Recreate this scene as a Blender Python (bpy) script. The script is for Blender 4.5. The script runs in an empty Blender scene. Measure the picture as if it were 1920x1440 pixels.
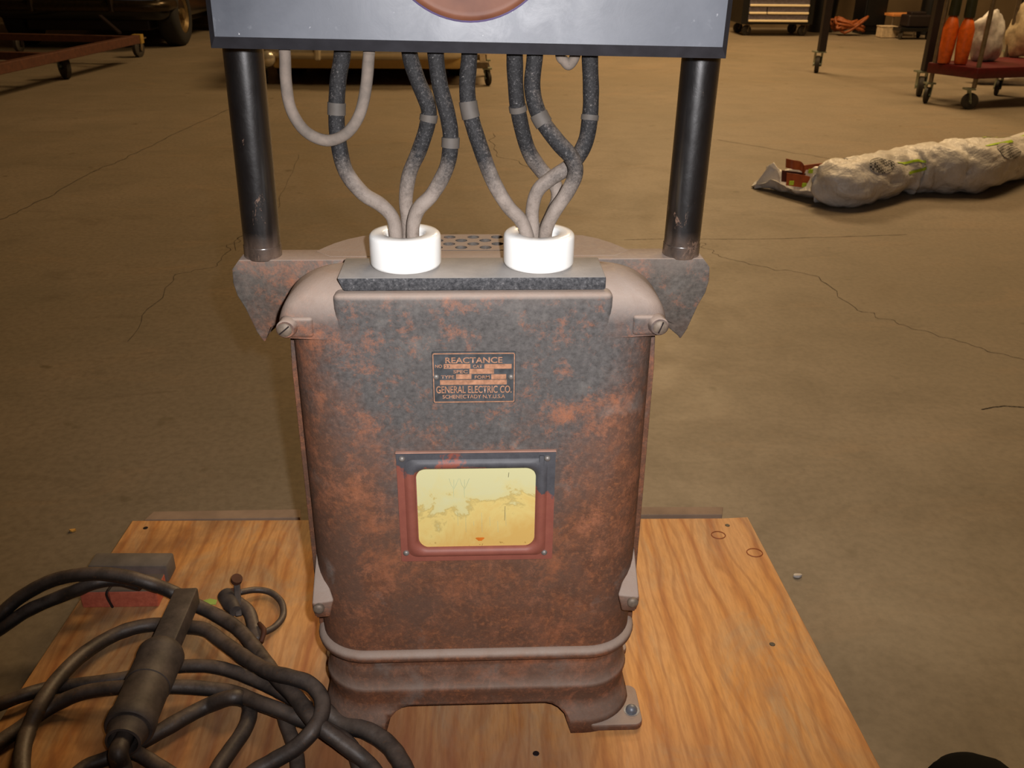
import bpy, bmesh, math, random
from math import pi, sin, cos, radians, sqrt, atan2
from mathutils import Vector, Matrix, noise
random.seed(7)
SC = bpy.context.scene
COL = SC.collection
V = Vector

# ------------------------------------------------------------ camera, light, exposure
F = 1680.0
CAMZ = 1.035
CROT = Matrix.Rotation(radians(-2.65), 3, 'Z') @ Matrix.Rotation(radians(64), 3, 'X') @ Matrix.Rotation(radians(0.6), 3, 'Z')
CLOC = V((0, 0, CAMZ))
cam = bpy.data.cameras.new('camera')
cam.sensor_width = 36; cam.lens = F/1920*36; cam.clip_start = 0.02; cam.clip_end = 100
cam.dof.use_dof = True; cam.dof.focus_distance = 1.0; cam.dof.aperture_fstop = 20
camo = bpy.data.objects.new('camera', cam); COL.objects.link(camo)
camo.matrix_world = Matrix.Translation(CLOC) @ CROT.to_4x4()
SC.camera = camo
SC.view_settings.view_transform = 'Standard'; SC.view_settings.look = 'None'
SC.view_settings.gamma = 1; SC.view_settings.use_curve_mapping = False
SC.view_settings.exposure = 0.0

w = bpy.data.worlds.new('world'); SC.world = w; w.use_nodes = True
w.node_tree.nodes['Background'].inputs[0].default_value = (1, 0.72, 0.42, 1)
w.node_tree.nodes['Background'].inputs[1].default_value = 0.02

def light(name, kind, loc, energy, color, **k):
    l = bpy.data.lights.new(name, kind); l.energy = energy; l.color = color
    for a, b in k.items(): setattr(l, a, b)
    o = bpy.data.objects.new(name, l); COL.objects.link(o); o.location = loc
    return o
# the camera's own flash, a few centimetres right of and above the lens
fl = light('camera_flash', 'SPOT', CLOC + CROT @ V((0.042, 0.03, 0)), 68, (1.0, 0.97, 0.98), spot_size=radians(79), spot_blend=1.0, shadow_soft_size=0.009)
fl.rotation_euler = (CROT @ Matrix.Rotation(radians(3), 3, 'X')).to_euler()
WARM = (1.0, 0.68, 0.35)
for i, (x, y, e, s) in enumerate([(2.3, 11.0, 430, 2.0), (4.5, 6.5, 200, 2.0), (1.6, 4.8, 115, 2.0)]):
    light('ceiling_lamp', 'AREA', (x, y, 5.6), e, WARM, shape='SQUARE', size=s)

# ------------------------------------------------------------ pixel helpers (1920x1440 frame of the photograph)
def ray(px, py): return CROT @ V(((px-960)/F, -(py-720)/F, -1))
def onz(px, py, z):
    d = ray(px, py); return CLOC + d*((z-CAMZ)/d.z)
def ony(px, py, y):
    d = ray(px, py); return CLOC + d*(y/d.y)

# ------------------------------------------------------------ materials
def lin(c):
    return tuple(((v/255/12.92) if v/255 <= 0.04045 else ((v/255+0.055)/1.055)**2.4) for v in c)
MATS = {}
class NT:
    def __init__(s, name):
        s.m = bpy.data.materials.new(name); s.m.use_nodes = True; s.t = s.m.node_tree
        s.b = s.t.nodes['Principled BSDF']; s.tc = s.n('ShaderNodeTexCoord'); MATS[name] = s.m
        s.co = s.tc.outputs['Object']
    def n(s, ty, **k):
        x = s.t.nodes.new(ty)
        for a, b in k.items(): setattr(x, a, b)
        return x
    def l(s, a, b): s.t.links.new(a, b)
    def mapping(s, scale=(1, 1, 1), rot=(0, 0, 0), loc=(0, 0, 0), src=None):
        x = s.n('ShaderNodeMapping'); x.inputs['Scale'].default_value = scale; x.inputs['Rotation'].default_value = rot
        x.inputs['Location'].default_value = loc
        s.l(src or s.co, x.inputs[0]); return x.outputs[0]
    def noise(s, scale, detail=4, rough=0.55, dist=0, src=None):
        x = s.n('ShaderNodeTexNoise'); x.inputs['Scale'].default_value = scale; x.inputs['Detail'].default_value = detail
        x.inputs['Roughness'].default_value = rough; x.inputs['Distortion'].default_value = dist
        s.l(src or s.co, x.inputs['Vector']); return x.outputs['Fac']
    def ramp(s, fac, stops, interp='LINEAR'):
        x = s.n('ShaderNodeValToRGB'); x.color_ramp.interpolation = interp
        e = x.color_ramp.elements
        while len(e) < len(stops): e.new(0.5)
        for k, (p, c) in enumerate(stops):
            e[k].position = p; e[k].color = (tuple(c) + (1,))[:4] if not isinstance(c, (int, float)) else (c, c, c, 1)
        s.l(fac, x.inputs[0]); return x.outputs[0]
    def mix(s, fac, a, b):
        x = s.n('ShaderNodeMix', data_type='RGBA')
        for i, v in ((0, fac), (6, a), (7, b)):
            if hasattr(v, 'links') or hasattr(v, 'is_linked'): s.l(v, x.inputs[i])
            elif i == 0: x.inputs[0].default_value = v
            else: x.inputs[i].default_value = tuple(v) + (1,)
        return x.outputs[2]
    def math(s, op, a, b=None, clamp=False):
        x = s.n('ShaderNodeMath', operation=op, use_clamp=clamp)
        for i, v in ((0, a), (1, b)):
            if v is None: continue
            if hasattr(v, 'is_linked'): s.l(v, x.inputs[i])
            else: x.inputs[i].default_value = v
        return x.outputs[0]
    def maprange(s, v, a, b, c=0, d=1):
        x = s.n('ShaderNodeMapRange'); s.l(v, x.inputs[0])
        for i, q in enumerate((a, b, c, d)): x.inputs[i+1].default_value = q
        return x.outputs[0]
    def bump(s, h, strength=0.3, dist=0.002):
        x = s.n('ShaderNodeBump'); x.inputs['Strength'].default_value = strength; x.inputs['Distance'].default_value = dist
        s.l(h, x.inputs['Height']); s.l(x.outputs[0], s.b.inputs['Normal'])
    def sep(s, v):
        x = s.n('ShaderNodeSeparateXYZ'); s.l(v, x.inputs[0]); return x.outputs
    def normal_z(s):
        g = s.n('ShaderNodeNewGeometry'); return s.sep(g.outputs['Normal'])[2]
    def pos(s):
        g = s.n('ShaderNodeNewGeometry'); return s.sep(g.outputs['Position'])
    def out(s, col, rough=0.6, metal=0.0, spec=0.5):
        if hasattr(col, 'is_linked'): s.l(col, s.b.inputs['Base Color'])
        else: s.b.inputs['Base Color'].default_value = tuple(col) + (1,)
        if hasattr(rough, 'is_linked'): s.l(rough, s.b.inputs['Roughness'])
        else: s.b.inputs['Roughness'].default_value = rough
        s.b.inputs['Metallic'].default_value = metal
        s.b.inputs['Specular IOR Level'].default_value = spec
        return s.m

def simple(name, rgb, rough=0.6, metal=0.0, spec=0.5, var=0.25, scale=30, bump=0.1, bd=0.001):
    t = NT(name); c = lin(rgb); n = t.noise(scale, 5)
    lo = tuple(v*(1-var) for v in c); hi = tuple(min(1, v*(1+var)) for v in c)
    t.out(t.ramp(n, [(0.3, lo), (0.7, hi)]), rough, metal, spec)
    if bump: t.bump(n, bump, bd)
    return t.m

DUST = lin((152, 136, 122))

# concrete
t = NT('concrete'); p3 = t.co
big = t.noise(0.6, 5, 0.6); mid = t.noise(3.0, 6, 0.65, 0.4); fine = t.noise(60, 4, 0.6)
c = t.ramp(big, [(0.3, lin((120, 108, 88))), (0.7, lin((142, 127, 108)))])
c = t.mix(t.ramp(mid, [(0.42, 0.0), (0.75, 0.75)]), c, lin((112, 101, 82)))
st = t.noise(1.3, 6, 0.7, 1.0, t.mapping((1.0, 2.6, 1), (0, 0, 0.4)))
c = t.mix(t.ramp(st, [(0.55, 0.0), (0.72, 0.55)]), c, lin((146, 124, 98)))
st2 = t.noise(2.2, 6, 0.75, 1.5, t.mapping((0.8, 2.0, 1), (0, 0, -0.5), (4, 2, 0)))
c = t.mix(t.ramp(st2, [(0.56, 0.0), (0.74, 0.6)]), c, lin((98, 86, 68)))
c = t.mix(t.ramp(fine, [(0.3, 0.35), (0.6, 0.0)]), c, lin((86, 74, 58)))
sp = t.noise(9, 2, 0.5)
c = t.mix(t.ramp(sp, [(0.70, 0.0), (0.76, 0.6)]), c, lin((84, 72, 48)))
t.out(c, t.ramp(mid, [(0.3, 0.45), (0.7, 0.62)]), 0, 0.4); t.bump(fine, 0.12, 0.002)
CRACK = simple('crack_dirt', (58, 48, 34), 0.9, bump=0)

# cast iron: dark paint at the top giving way to rust, dust on upward faces
def cast_iron(name, z0=0.30, z1=0.62, sidew=0.42, dark=(80, 77, 75), rust=(122, 80, 58), rust2=(166, 104, 64), dustamt=1.0):
    t = NT(name); px, py, pz = t.pos()
    n1 = t.noise(7, 7, 0.65, 0.5); n2 = t.noise(28, 6, 0.7, 0.6); n3 = t.noise(150, 4, 0.7); n4 = t.noise(420, 3, 0.7)
    h = t.maprange(pz, z0, z1, 0.55, -0.22)
    ax = t.math('ABSOLUTE', px); side = t.maprange(ax, 0.09, 0.20, 0.0, sidew)
    f = t.math('ADD', h, side); f = t.math('ADD', f, t.math('MULTIPLY', n1, 0.7)); f = t.math('ADD', f, t.math('MULTIPLY', n2, 0.35))
    f = t.maprange(f, 0.5, 0.92)
    base = t.mix(t.ramp(n3, [(0.3, 0.0), (0.7, 1.0)]), lin(tuple(v*0.84 for v in dark)), lin(tuple(min(255, v*1.22) for v in dark)))
    rr = t.mix(t.ramp(n2, [(0.4, 0.0), (0.62, 1.0)]), lin(tuple(v*0.82 for v in rust)), lin(rust))
    rr = t.mix(t.ramp(n3, [(0.50, 0.0), (0.70, 0.7)]), rr, lin(rust2))
    rr = t.mix(t.ramp(n4, [(0.3, 0.5), (0.5, 0.0)]), rr, lin((70, 50, 38)))
    lowf = t.noise(9, 8, 0.75, 0.3)
    rr = t.mix(t.ramp(lowf, [(0.40, 0.0), (0.58, 0.75)]), rr, lin((92, 70, 58)))
    hi = t.noise(13, 8, 0.8, 0.2, t.mapping(loc=(2, 5, 1)))
    rr = t.mix(t.ramp(hi, [(0.54, 0.0), (0.70, 0.7)]), rr, lin((160, 98, 64)))
    c = t.mix(f, base, rr)
    sp = t.noise(38, 9, 0.85, 0.2)
    c = t.mix(t.ramp(t.math('ADD', t.math('MULTIPLY', sp, 0.75), t.math('MULTIPLY', n1, 0.35)), [(0.57, 0.0), (0.70, 0.85)]), c, lin((158, 102, 74)))
    gl = t.noise(16, 5, 0.6, 0.3)
    c = t.mix(t.ramp(gl, [(0.60, 0.0), (0.75, 0.45)]), c, lin((132, 128, 122)))
    nz = t.normal_z()
    d = t.maprange(t.math('ADD', nz, t.math('MULTIPLY', n2, 0.25)), 0.16, 0.75, 0, 0.86*dustamt)
    c = t.mix(d, c, t.mix(n2, lin((160, 134, 116)), lin((168, 156, 146))))
    t.out(c, t.ramp(n3, [(0.3, 0.55), (0.7, 0.8)]), 0, 0.35)
    t.bump(t.math('ADD', t.math('MULTIPLY', n3, 0.6), n4), 0.35, 0.0009)
    return t.m
IRON = cast_iron('rusted_cast_iron')
IRON2 = cast_iron('bracket_cast_iron', 0.3, 0.66, sidew=0.20, dark=(84, 78, 72), rust=(118, 82, 62))
# dusty grey slate of the terminal strip
t = NT('slate_strip'); n = t.noise(240, 5, 0.8); n2 = t.noise(40, 4)
c = t.ramp(n, [(0.40, lin((44, 45, 48))), (0.60, lin((84, 84, 86))), (0.74, lin((150, 148, 146)))])
c = t.mix(t.maprange(t.normal_z(), 0.4, 0.8), c, t.ramp(n2, [(0.3, lin((144, 140, 136))), (0.7, lin((158, 153, 148)))]))
t.out(c, 0.8); t.bump(n, 0.4, 0.001); SLATE = t.m
# panel slate
t = NT('panel_slate'); n = t.noise(30, 6, 0.7, 0.5); n2 = t.noise(10, 5, 0.6)
c = t.ramp(n2, [(0.3, lin((78, 82, 90))), (0.7, lin((98, 102, 110)))])
c = t.mix(t.ramp(n, [(0.60, 0), (0.72, 0.4)]), c, lin((132, 136, 142)))
sp = t.noise(150, 2, 0.5)
reg = t.noise(7, 2, 0.5)
c = t.mix(t.math('MULTIPLY', t.ramp(sp, [(0.72, 0), (0.76, 1.0)]), t.ramp(reg, [(0.52, 0), (0.62, 1.0)])), c, lin((225, 225, 228)))
t.out(c, t.ramp(n, [(0.3, 0.36), (0.7, 0.5)]), 0, 0.5); t.bump(n, 0.08, 0.001); PANEL = t.m
PANELB = simple('panel_bevel_dark', (44, 44, 48), 0.45, var=0.2, scale=60)  # darker tone for the bevel and edges of the panel
# glossy black pipe
t = NT('black_pipe_paint'); n = t.noise(70, 5, 0.6, 0.3, t.mapping((1, 1, 0.6))); n2 = t.noise(45, 6, 0.8, 0.6, t.mapping((1.3, 1.3, 0.5)))
px, py, pz = t.pos()
chip = t.math('ADD', n2, t.maprange(pz, 0.70, 0.88, 0.11, 0.0))
c = t.mix(t.ramp(chip, [(0.69, 0), (0.73, 0.85)]), lin((15, 15, 17)), lin((126, 100, 84)))
low = t.maprange(pz, 0.706, 0.735, 1, 0)
c = t.mix(t.math('MULTIPLY', low, t.ramp(n, [(0.35, 0.3), (0.6, 0.9)])), c, lin((104, 84, 70)))
t.out(c, t.math('ADD', t.ramp(n, [(0.3, 0.30), (0.7, 0.50)]), t.math('MULTIPLY', low, 0.35)), 0, 0.35)
t.b.inputs['Coat Weight'].default_value = 1.0; t.b.inputs['Coat IOR'].default_value = 2.1; t.b.inputs['Coat Roughness'].default_value = 0.24
t.bump(n, 0.45, 0.002); PIPE = t.m
PORC = simple('white_porcelain', (246, 246, 242), 0.18, var=0.02, scale=12, bump=0)
# braided cable, dust settled on its lower run
t = NT('braided_cable'); px, py, pz = t.pos()
n = t.noise(420, 4, 0.8); n2 = t.noise(70, 5, 0.7)
f = t.math('ADD', t.maprange(pz, 0.845, 0.79, -0.15, 1), t.math('MULTIPLY', t.math('SUBTRACT', n2, 0.5), 0.9))
f = t.math('ADD', f, t.math('MULTIPLY', t.math('SUBTRACT', n, 0.5), 0.9))
f = t.math('ADD', f, t.maprange(t.normal_z(), 0.05, 0.6, 0, 0.5), clamp=True)
blk = t.ramp(n, [(0.46, lin((22, 21, 22))), (0.62, lin((50, 49, 50))), (0.72, lin((150, 147, 144)))])
t.out(t.mix(f, blk, t.ramp(n2, [(0.3, lin((124, 112, 102))), (0.7, lin((146, 134, 124)))])), 0.7)
t.bump(n, 0.7, 0.0012); BRAID = t.m
t = NT('dusty_cord'); n = t.noise(60, 5, 0.6); n2 = t.noise(300, 3)
t.out(t.ramp(n, [(0.3, lin((96, 88, 80))), (0.7, lin((128, 115, 104)))]), 0.85); t.bump(n2, 0.4, 0.0006); CORD = t.m
TAPE = simple('cable_tape', (84, 78, 72), 0.7, var=0.15, scale=50)
# rubber welding cable, grimy
t = NT('grimy_rubber'); n = t.noise(30, 6, 0.7); n2 = t.noise(140, 4)
d = t.math('MULTIPLY', t.maprange(t.normal_z(), 0.0, 0.9), t.ramp(n, [(0.3, 0.25), (0.62, 1.0)]))
c = t.mix(d, lin((34, 31, 30)), lin((104, 90, 80)))
c = t.mix(t.ramp(n2, [(0.62, 0), (0.75, 0.6)]), c, lin((110, 78, 50)))
t.out(c, 0.5, 0, 0.5); t.bump(n2, 0.4, 0.0012); RUBBER = t.m
t = NT('grimy_handle'); n = t.noise(25, 6, 0.7); n2 = t.noise(160, 4)
c = t.ramp(n, [(0.3, lin((48, 42, 40))), (0.62, lin((84, 74, 68))), (0.8, lin((112, 98, 86)))])
t.out(c, 0.6); t.bump(n2, 0.3, 0.001); HANDLE = t.m
# plywood
t = NT('plywood_face')
m = t.mapping((2.6, 0.55, 1), (0, 0, 0.05)); d1 = t.noise(1.7, 4, 0.55, 1.2, m)
x = t.n('ShaderNodeTexWave', wave_type='BANDS', bands_direction='X'); t.l(m, x.inputs['Vector'])
x.inputs['Scale'].default_value = 2.6; x.inputs['Distortion'].default_value = 11.0; x.inputs['Detail'].default_value = 3; x.inputs['Detail Scale'].default_value = 1.2
big = t.noise(3.3, 4, 0.6); fine = t.noise(60, 4, 0.6, 0, t.mapping((4, 0.5, 1)))
c = t.ramp(x.outputs['Fac'], [(0.0, lin((222, 170, 114))), (0.6, lin((218, 162, 104))), (0.88, lin((206, 146, 90))), (1.0, lin((184, 122, 76)))])
c = t.mix(t.ramp(big, [(0.42, 0), (0.7, 0.6)]), c, lin((222, 156, 76)))
gp = t.noise(5, 5, 0.7, 0.8, t.mapping((2, 0.7, 1), loc=(3, 1, 0)))
c = t.mix(t.ramp(gp, [(0.47, 0), (0.68, 0.75)]), c, lin((182, 160, 126)))
ln = t.n('ShaderNodeTexWave', wave_type='BANDS', bands_direction='X'); t.l(t.mapping((1.6, 0.5, 1), loc=(0.4, 0.3, 0)), ln.inputs['Vector']); ln.inputs['Scale'].default_value = 7; ln.inputs['Distortion'].default_value = 14; ln.inputs['Detail'].default_value = 1; ln.inputs['Detail Scale'].default_value = 0.9
c = t.mix(t.ramp(ln.outputs['Fac'], [(0.80, 0), (0.97, 0.35)]), c, lin((160, 104, 62)))
px, py, pz = t.pos()
lowred = t.maprange(t.math('ADD', py, t.math('MULTIPLY', t.math('ABSOLUTE', t.math('ADD', px, 0.12)), 0.7)), 0.88, 1.25, 0.8, 0.0)
c = t.mix(t.math('MULTIPLY', lowred, t.ramp(d1, [(0.3, 0.5), (0.6, 1)])), c, lin((160, 104, 76)))
c = t.mix(t.ramp(fine, [(0.35, 0.25), (0.6, 0)]), c, lin((130, 82, 48)))
g2 = t.noise(11, 4, 0.6); leftdark = t.math('MULTIPLY', t.maprange(px, -0.15, -0.5, 0, 0.55), t.ramp(g2, [(0.4, 0.2), (0.65, 1)]))  # blotchy, darker brown towards the left side
c = t.mix(leftdark, c, lin((112, 76, 50)))
t.out(c, 0.6, 0, 0.3); t.bump(fine, 0.1, 0.001); PLY = t.m
t = NT('plywood_edge'); x = t.n('ShaderNodeTexWave', wave_type='BANDS', bands_direction='Z'); t.l(t.co, x.inputs[0]); x.inputs['Scale'].default_value = 60
t.out(t.ramp(x.outputs['Fac'], [(0.3, lin((150, 110, 70))), (0.7, lin((110, 78, 50)))]), 0.8); PLYE = t.m
LUMBER = simple('old_lumber', (140, 118, 98), 0.85, scale=14)
BOLT = simple('zinc_bolt', (128, 132, 140), 0.45, 0.4, scale=80)
DARKBOLT = simple('oxidised_screw', (120, 106, 92), 0.6, 0.3, scale=200)
RIVET = simple('grey_rivet', (128, 122, 116), 0.5, 0.4, scale=200)
# nameplate
ENAMEL = simple('black_enamel', (66, 68, 70), 0.5, var=0.35, scale=120)
COPPER = simple('worn_copper', (172, 126, 98), 0.5, 0.15, scale=220, var=0.3)
# window holder plate: red primer with flaking black paint
t = NT('red_primer_flaking_black'); px, py, pz = t.pos(); n = t.noise(60, 6, 0.7); n2 = t.noise(16, 5, 0.7, 0.5)
f = t.math('ADD', t.math('ADD', t.maprange(pz, 0.40, 0.50, -0.32, 0.20), t.maprange(px, 0.055, 0.09, 0, 0.16)), t.math('ADD', t.math('MULTIPLY', n2, 0.8), t.math('MULTIPLY', n, 0.2)))
c = t.mix(t.maprange(f, 0.60, 0.64), t.mix(n, lin((120, 66, 56)), lin((146, 86, 70))), t.mix(n, lin((46, 46, 50)), lin((92, 92, 96))))
t.out(c, 0.55, 0, 0.4); t.bump(n, 0.2, 0.001); PRIMER = t.m
t = NT('yellowed_card'); px, py, pz = t.pos(); n = t.noise(14, 6, 0.65, 0.6); n2 = t.noise(110, 4, 0.8)
f = t.math('ADD', t.maprange(pz, 0.37, 0.48, 0.36, -0.16), n)
c = t.ramp(f, [(0.40, lin((202, 198, 150))), (0.53, lin((205, 196, 140))), (0.56, lin((188, 168, 104))), (0.60, lin((214, 192, 120))), (0.80, lin((206, 170, 96)))])
low = t.maprange(pz, 0.40, 0.375, 0, 0.16)
c = t.mix(t.ramp(t.math('ADD', n2, low), [(0.74, 0), (0.80, 0.9)]), c, lin((120, 84, 30)))
t.out(c, 0.35, 0, 0.5); CARD = t.m
INK = simple('faded_blue_ink', (160, 170, 136), 0.6, bump=0)
INK2 = simple('dark_ink', (86, 82, 62), 0.6, bump=0)
STAIN = simple('orange_stain', (196, 106, 30), 0.5, bump=0)
t = NT('copper_dial'); n = t.noise(20, 5); t.out(t.ramp(n, [(0.3, lin((96, 58, 42))), (0.7, lin((124, 80, 58)))]), 0.55, 0.0, 0.3); DIAL = t.m
# brick
t = NT('red_brick'); n = t.noise(90, 5, 0.7)
c = t.ramp(n, [(0.3, lin((172, 84, 62))), (0.7, lin((206, 112, 84)))])
c = t.mix(t.maprange(t.normal_z(), 0.5, 0.9), c, lin((88, 80, 76)))
t.out(c, 0.85); t.bump(n, 0.3, 0.001); BRICK = t.m
GREYB = simple('grey_dusty_block', (104, 96, 88), 0.85)
GREEN = simple('green_tag', (168, 196, 96), 0.5)
# background
CHROME = simple('chrome', (232, 222, 200), 0.2, 0.6, var=0.05, bump=0)
CREAM = simple('cream_car_paint', (190, 158, 96), 0.3, var=0.05, bump=0)
BLACKCAR = simple('black_car_paint', (14, 13, 13), 0.25, var=0.1, bump=0)
TYRE = simple('tyre_rubber', (26, 24, 22), 0.8)
GLASSD = simple('dark_glass', (12, 13, 14), 0.08, bump=0)
RIM = simple('wheel_rim', (120, 100, 66), 0.35, 0.6)
RUSTY = simple('rusty_steel', (86, 50, 32), 0.7, 0.2)
YELL = simple('yellow_paint', (150, 120, 50), 0.6)
BLACKM = simple('black_steel', (30, 20, 20), 0.5)
GALV = simple('galvanised_steel', (150, 158, 140), 0.35, 0.6, scale=60)
CRUBBER = simple('caster_rubber', (48, 42, 34), 0.7)
GREYT = simple('grey_tube', (118, 104, 84), 0.4, 0.4)
BURG = simple('burgundy_paint', (84, 14, 18), 0.45)
ORNG = simple('orange_plastic', (206, 92, 20), 0.45)
GRNB = simple('dark_green_plastic', (36, 40, 20), 0.5)
WALLM = simple('back_wall_paint', (112, 94, 68), 0.85, var=0.15, scale=2.0)
CEILM = simple('ceiling_paint', (120, 112, 100), 0.9)
DRAWER = simple('drawer_steel', (118, 112, 122), 0.4, 0.3)
ALU = simple('gold_lit_aluminium', (245, 228, 190), 0.35, 0.1, var=0.03, bump=0)
BLKBOX = simple('black_lacquer', (12, 12, 13), 0.4)
CARDB = simple('pale_box', (190, 170, 140), 0.8)
WOODT = simple('bench_wood', (200, 130, 70), 0.6)
WHITEP = simple('white_plastic', (196, 190, 184), 0.45)
t = NT('white_plastic_film'); n = t.noise(6, 5, 0.6, 0.6); n2 = t.noise(30, 4)
c = t.ramp(n, [(0.3, lin((200, 194, 186))), (0.7, lin((226, 222, 216)))])
t.out(c, 0.38, 0, 0.5); t.bump(t.math('ADD', n, t.math('MULTIPLY', n2, 0.3)), 0.7, 0.03); FILM = t.m
t.b.inputs['Subsurface Weight'].default_value = 0.0
LIME = simple('lime_print', (168, 200, 40), 0.5, bump=0)
t = NT('grey_hatched_print'); x = t.n('ShaderNodeTexChecker'); t.l(t.co, x.inputs[0]); x.inputs['Scale'].default_value = 95
t.out(t.mix(x.outputs['Fac'], lin((70, 68, 66)), lin((190, 186, 180))), 0.5); HATCH = t.m
STRAP = simple('rust_orange_strap', (150, 70, 26), 0.6)
STRAPD = simple('dark_brown_strap', (74, 28, 16), 0.6)
SHOE = simple('black_leather', (6, 6, 6), 0.9, spec=0.15)
LEAF = simple('dry_leaf', (200, 150, 70), 0.8, bump=0)

# ------------------------------------------------------------ builders
ORG = {}
def thing(name, loc, label, cat, group=None):
    o = bpy.data.objects.new(name, None); COL.objects.link(o); o.location = loc; o.empty_display_size = 0.05
    o['label'] = label; o['category'] = cat
    if group: o['group'] = group
    ORG[o.name] = V(loc); return o
def mk(name, data, mat, parent=None, smooth=None, label=None, cat=None, group=None, kind=None, org=None):
    """data = (verts, faces) or bmesh, all in world coordinates"""
    if isinstance(data, bmesh.types.BMesh):
        me = bpy.data.meshes.new(name); data.to_mesh(me); data.free()
    elif isinstance(data, bpy.types.Mesh): me = data; me.name = name
    else:
        me = bpy.data.meshes.new(name); me.from_pydata([tuple(v) for v in data[0]], [], data[1]); me.update()
        b = bmesh.new(); b.from_mesh(me); bmesh.ops.recalc_face_normals(b, faces=b.faces); b.to_mesh(me); b.free()
    if parent is not None: og = ORG[parent.name]
    elif org is not None: og = V(org)
    else: og = V((0, 0, 0))
    if og.length > 0: me.transform(Matrix.Translation(-og))
    me.materials.clear()
    for q in (mat if isinstance(mat, (list, tuple)) else [mat]): me.materials.append(q)
    if smooth is not None:
        me.polygons.foreach_set('use_smooth', [True]*len(me.polygons))
        if smooth > 0: me.set_sharp_from_angle(angle=radians(smooth))
    o = bpy.data.objects.new(name, me); COL.objects.link(o)
    if parent is not None: o.parent = parent
    else: o.location = og
    ORG[o.name] = og
    if label: o['label'] = label
    if cat: o['category'] = cat
    if group: o['group'] = group
    if kind: o['kind'] = kind
    return o
def merge(*ds):
    vs, fs = [], []
    for v, f in ds:
        n = len(vs); vs += [V(q) for q in v]; fs += [tuple(i+n for i in g) for g in f]
    return vs, fs
def frame(d):
    d = V(d).normalized(); a = V((0, 0, 1)) if abs(d.z) < 0.9 else V((1, 0, 0))
    u = d.cross(a).normalized(); return u, d.cross(u).normalized() * 1.0, d
def bm_out(bm):
    bm.verts.ensure_lookup_table(); bm.verts.index_update()
    r = ([v.co.copy() for v in bm.verts], [tuple(v.index for v in f.verts) for f in bm.faces]); bm.free(); return r
def box(c, s, bev=0.0, seg=2, rot=None):
    bm = bmesh.new(); bmesh.ops.create_cube(bm, size=1)
    for v in bm.verts: v.co = V((v.co.x*s[0], v.co.y*s[1], v.co.z*s[2]))
    if bev > 0: bmesh.ops.bevel(bm, geom=list(bm.edges), offset=bev, segments=seg, profile=0.5, affect='EDGES')
    if rot is not None: bmesh.ops.transform(bm, matrix=rot.to_4x4(), verts=bm.verts)
    bmesh.ops.translate(bm, vec=V(c), verts=bm.verts)
    return bm_out(bm)
def bar(a, b, w_, h_, bev=0.0):
    a, b = V(a), V(b); u, v, d = frame(b-a)
    rot = Matrix((u, d, v)).transposed()
    if rot.determinant() < 0: rot = Matrix((-u, d, v)).transposed()
    return box((a+b)/2, (w_, (b-a).length, h_), bev, 2, rot)
def lathe(p0, d, prof, seg=32, caps=True):
    """prof = [(t, r)...] along d from p0"""
    u, v, d = frame(d); p0 = V(p0); vs, fs = [], []
    for t_, r in prof:
        for k in range(seg):
            a = 2*pi*k/seg; vs.append(p0 + d*t_ + u*(r*cos(a)) + v*(r*sin(a)))
    n = len(prof)
    for i in range(n-1):
        for k in range(seg):
            k2 = (k+1) % seg; fs.append((i*seg+k, i*seg+k2, (i+1)*seg+k2, (i+1)*seg+k))
    if caps:
        fs.append(tuple(range(seg))); fs.append(tuple((n-1)*seg+k for k in range(seg)))
    return vs, fs
def cyl(a, b, r, seg=24, r2=None):
    a, b = V(a), V(b); L = (b-a).length; r2 = r if r2 is None else r2
    return lathe(a, b-a, [(0, r), (L, r2)], seg)
def spline(pts, n=10):
    pts = [V(p) for p in pts]; out = []
    q = [pts[0]*2-pts[1]] + pts + [pts[-1]*2-pts[-2]]
    for i in range(1, len(q)-2):
        a, b, c, d = q[i-1], q[i], q[i+1], q[i+2]
        for k in range(n):
            t_ = k/n
            out.append(0.5*((2*b)+(c-a)*t_+(2*a-5*b+4*c-d)*t_*t_+(3*b-a-3*c+d)*t_**3))
    out.append(pts[-1]); return out
def tube(pts, r, seg=14, n=10, wob=0.0, raw=False, closed=False):
    P = [V(p) for p in pts] if raw else spline(pts, n)
    vs, fs = [], []; m_ = len(P); rf = r if callable(r) else (lambda t_: r)
    tprev = None; u = None
    for i, p in enumerate(P):
        tg = (P[min(i+1, m_-1)]-P[max(i-1, 0)])
        if closed: tg = P[(i+1) % m_]-P[i-1]
        tg.normalize()
        if u is None: u, v, _ = frame(tg)
        else:
            u = (u - tg*u.dot(tg)).normalized(); v = tg.cross(u)
        rr = rf(i/(m_-1))
        if wob: rr *= 1+wob*noise.noise(p*60)
        for k in range(seg):
            a = 2*pi*k/seg; vs.append(p+u*(rr*cos(a))+v*(rr*sin(a)))
    for i in range(m_-1 if not closed else m_):
        j = (i+1) % m_
        for k in range(seg):
            k2 = (k+1) % seg; fs.append((i*seg+k, i*seg+k2, j*seg+k2, j*seg+k))
    if not closed:
        fs.append(tuple(range(seg))); fs.append(tuple((m_-1)*seg+k for k in range(seg)))
    return vs, fs
def prism(poly, y0, y1, axis='y'):
    """poly [(a,b)] in xz (axis y) or xy (axis z)"""
    n = len(poly)
    f = (lambda a, b, t_: V((a, t_, b))) if axis == 'y' else ((lambda a, b, t_: V((a, b, t_))) if axis == 'z' else (lambda a, b, t_: V((t_, a, b))))
    vs = [f(a, b, y0) for a, b in poly]+[f(a, b, y1) for a, b in poly]
    fs = [tuple(range(n)), tuple(range(n, 2*n))]+[(i, (i+1) % n, n+(i+1) % n, n+i) for i in range(n)]
    return vs, fs
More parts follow.
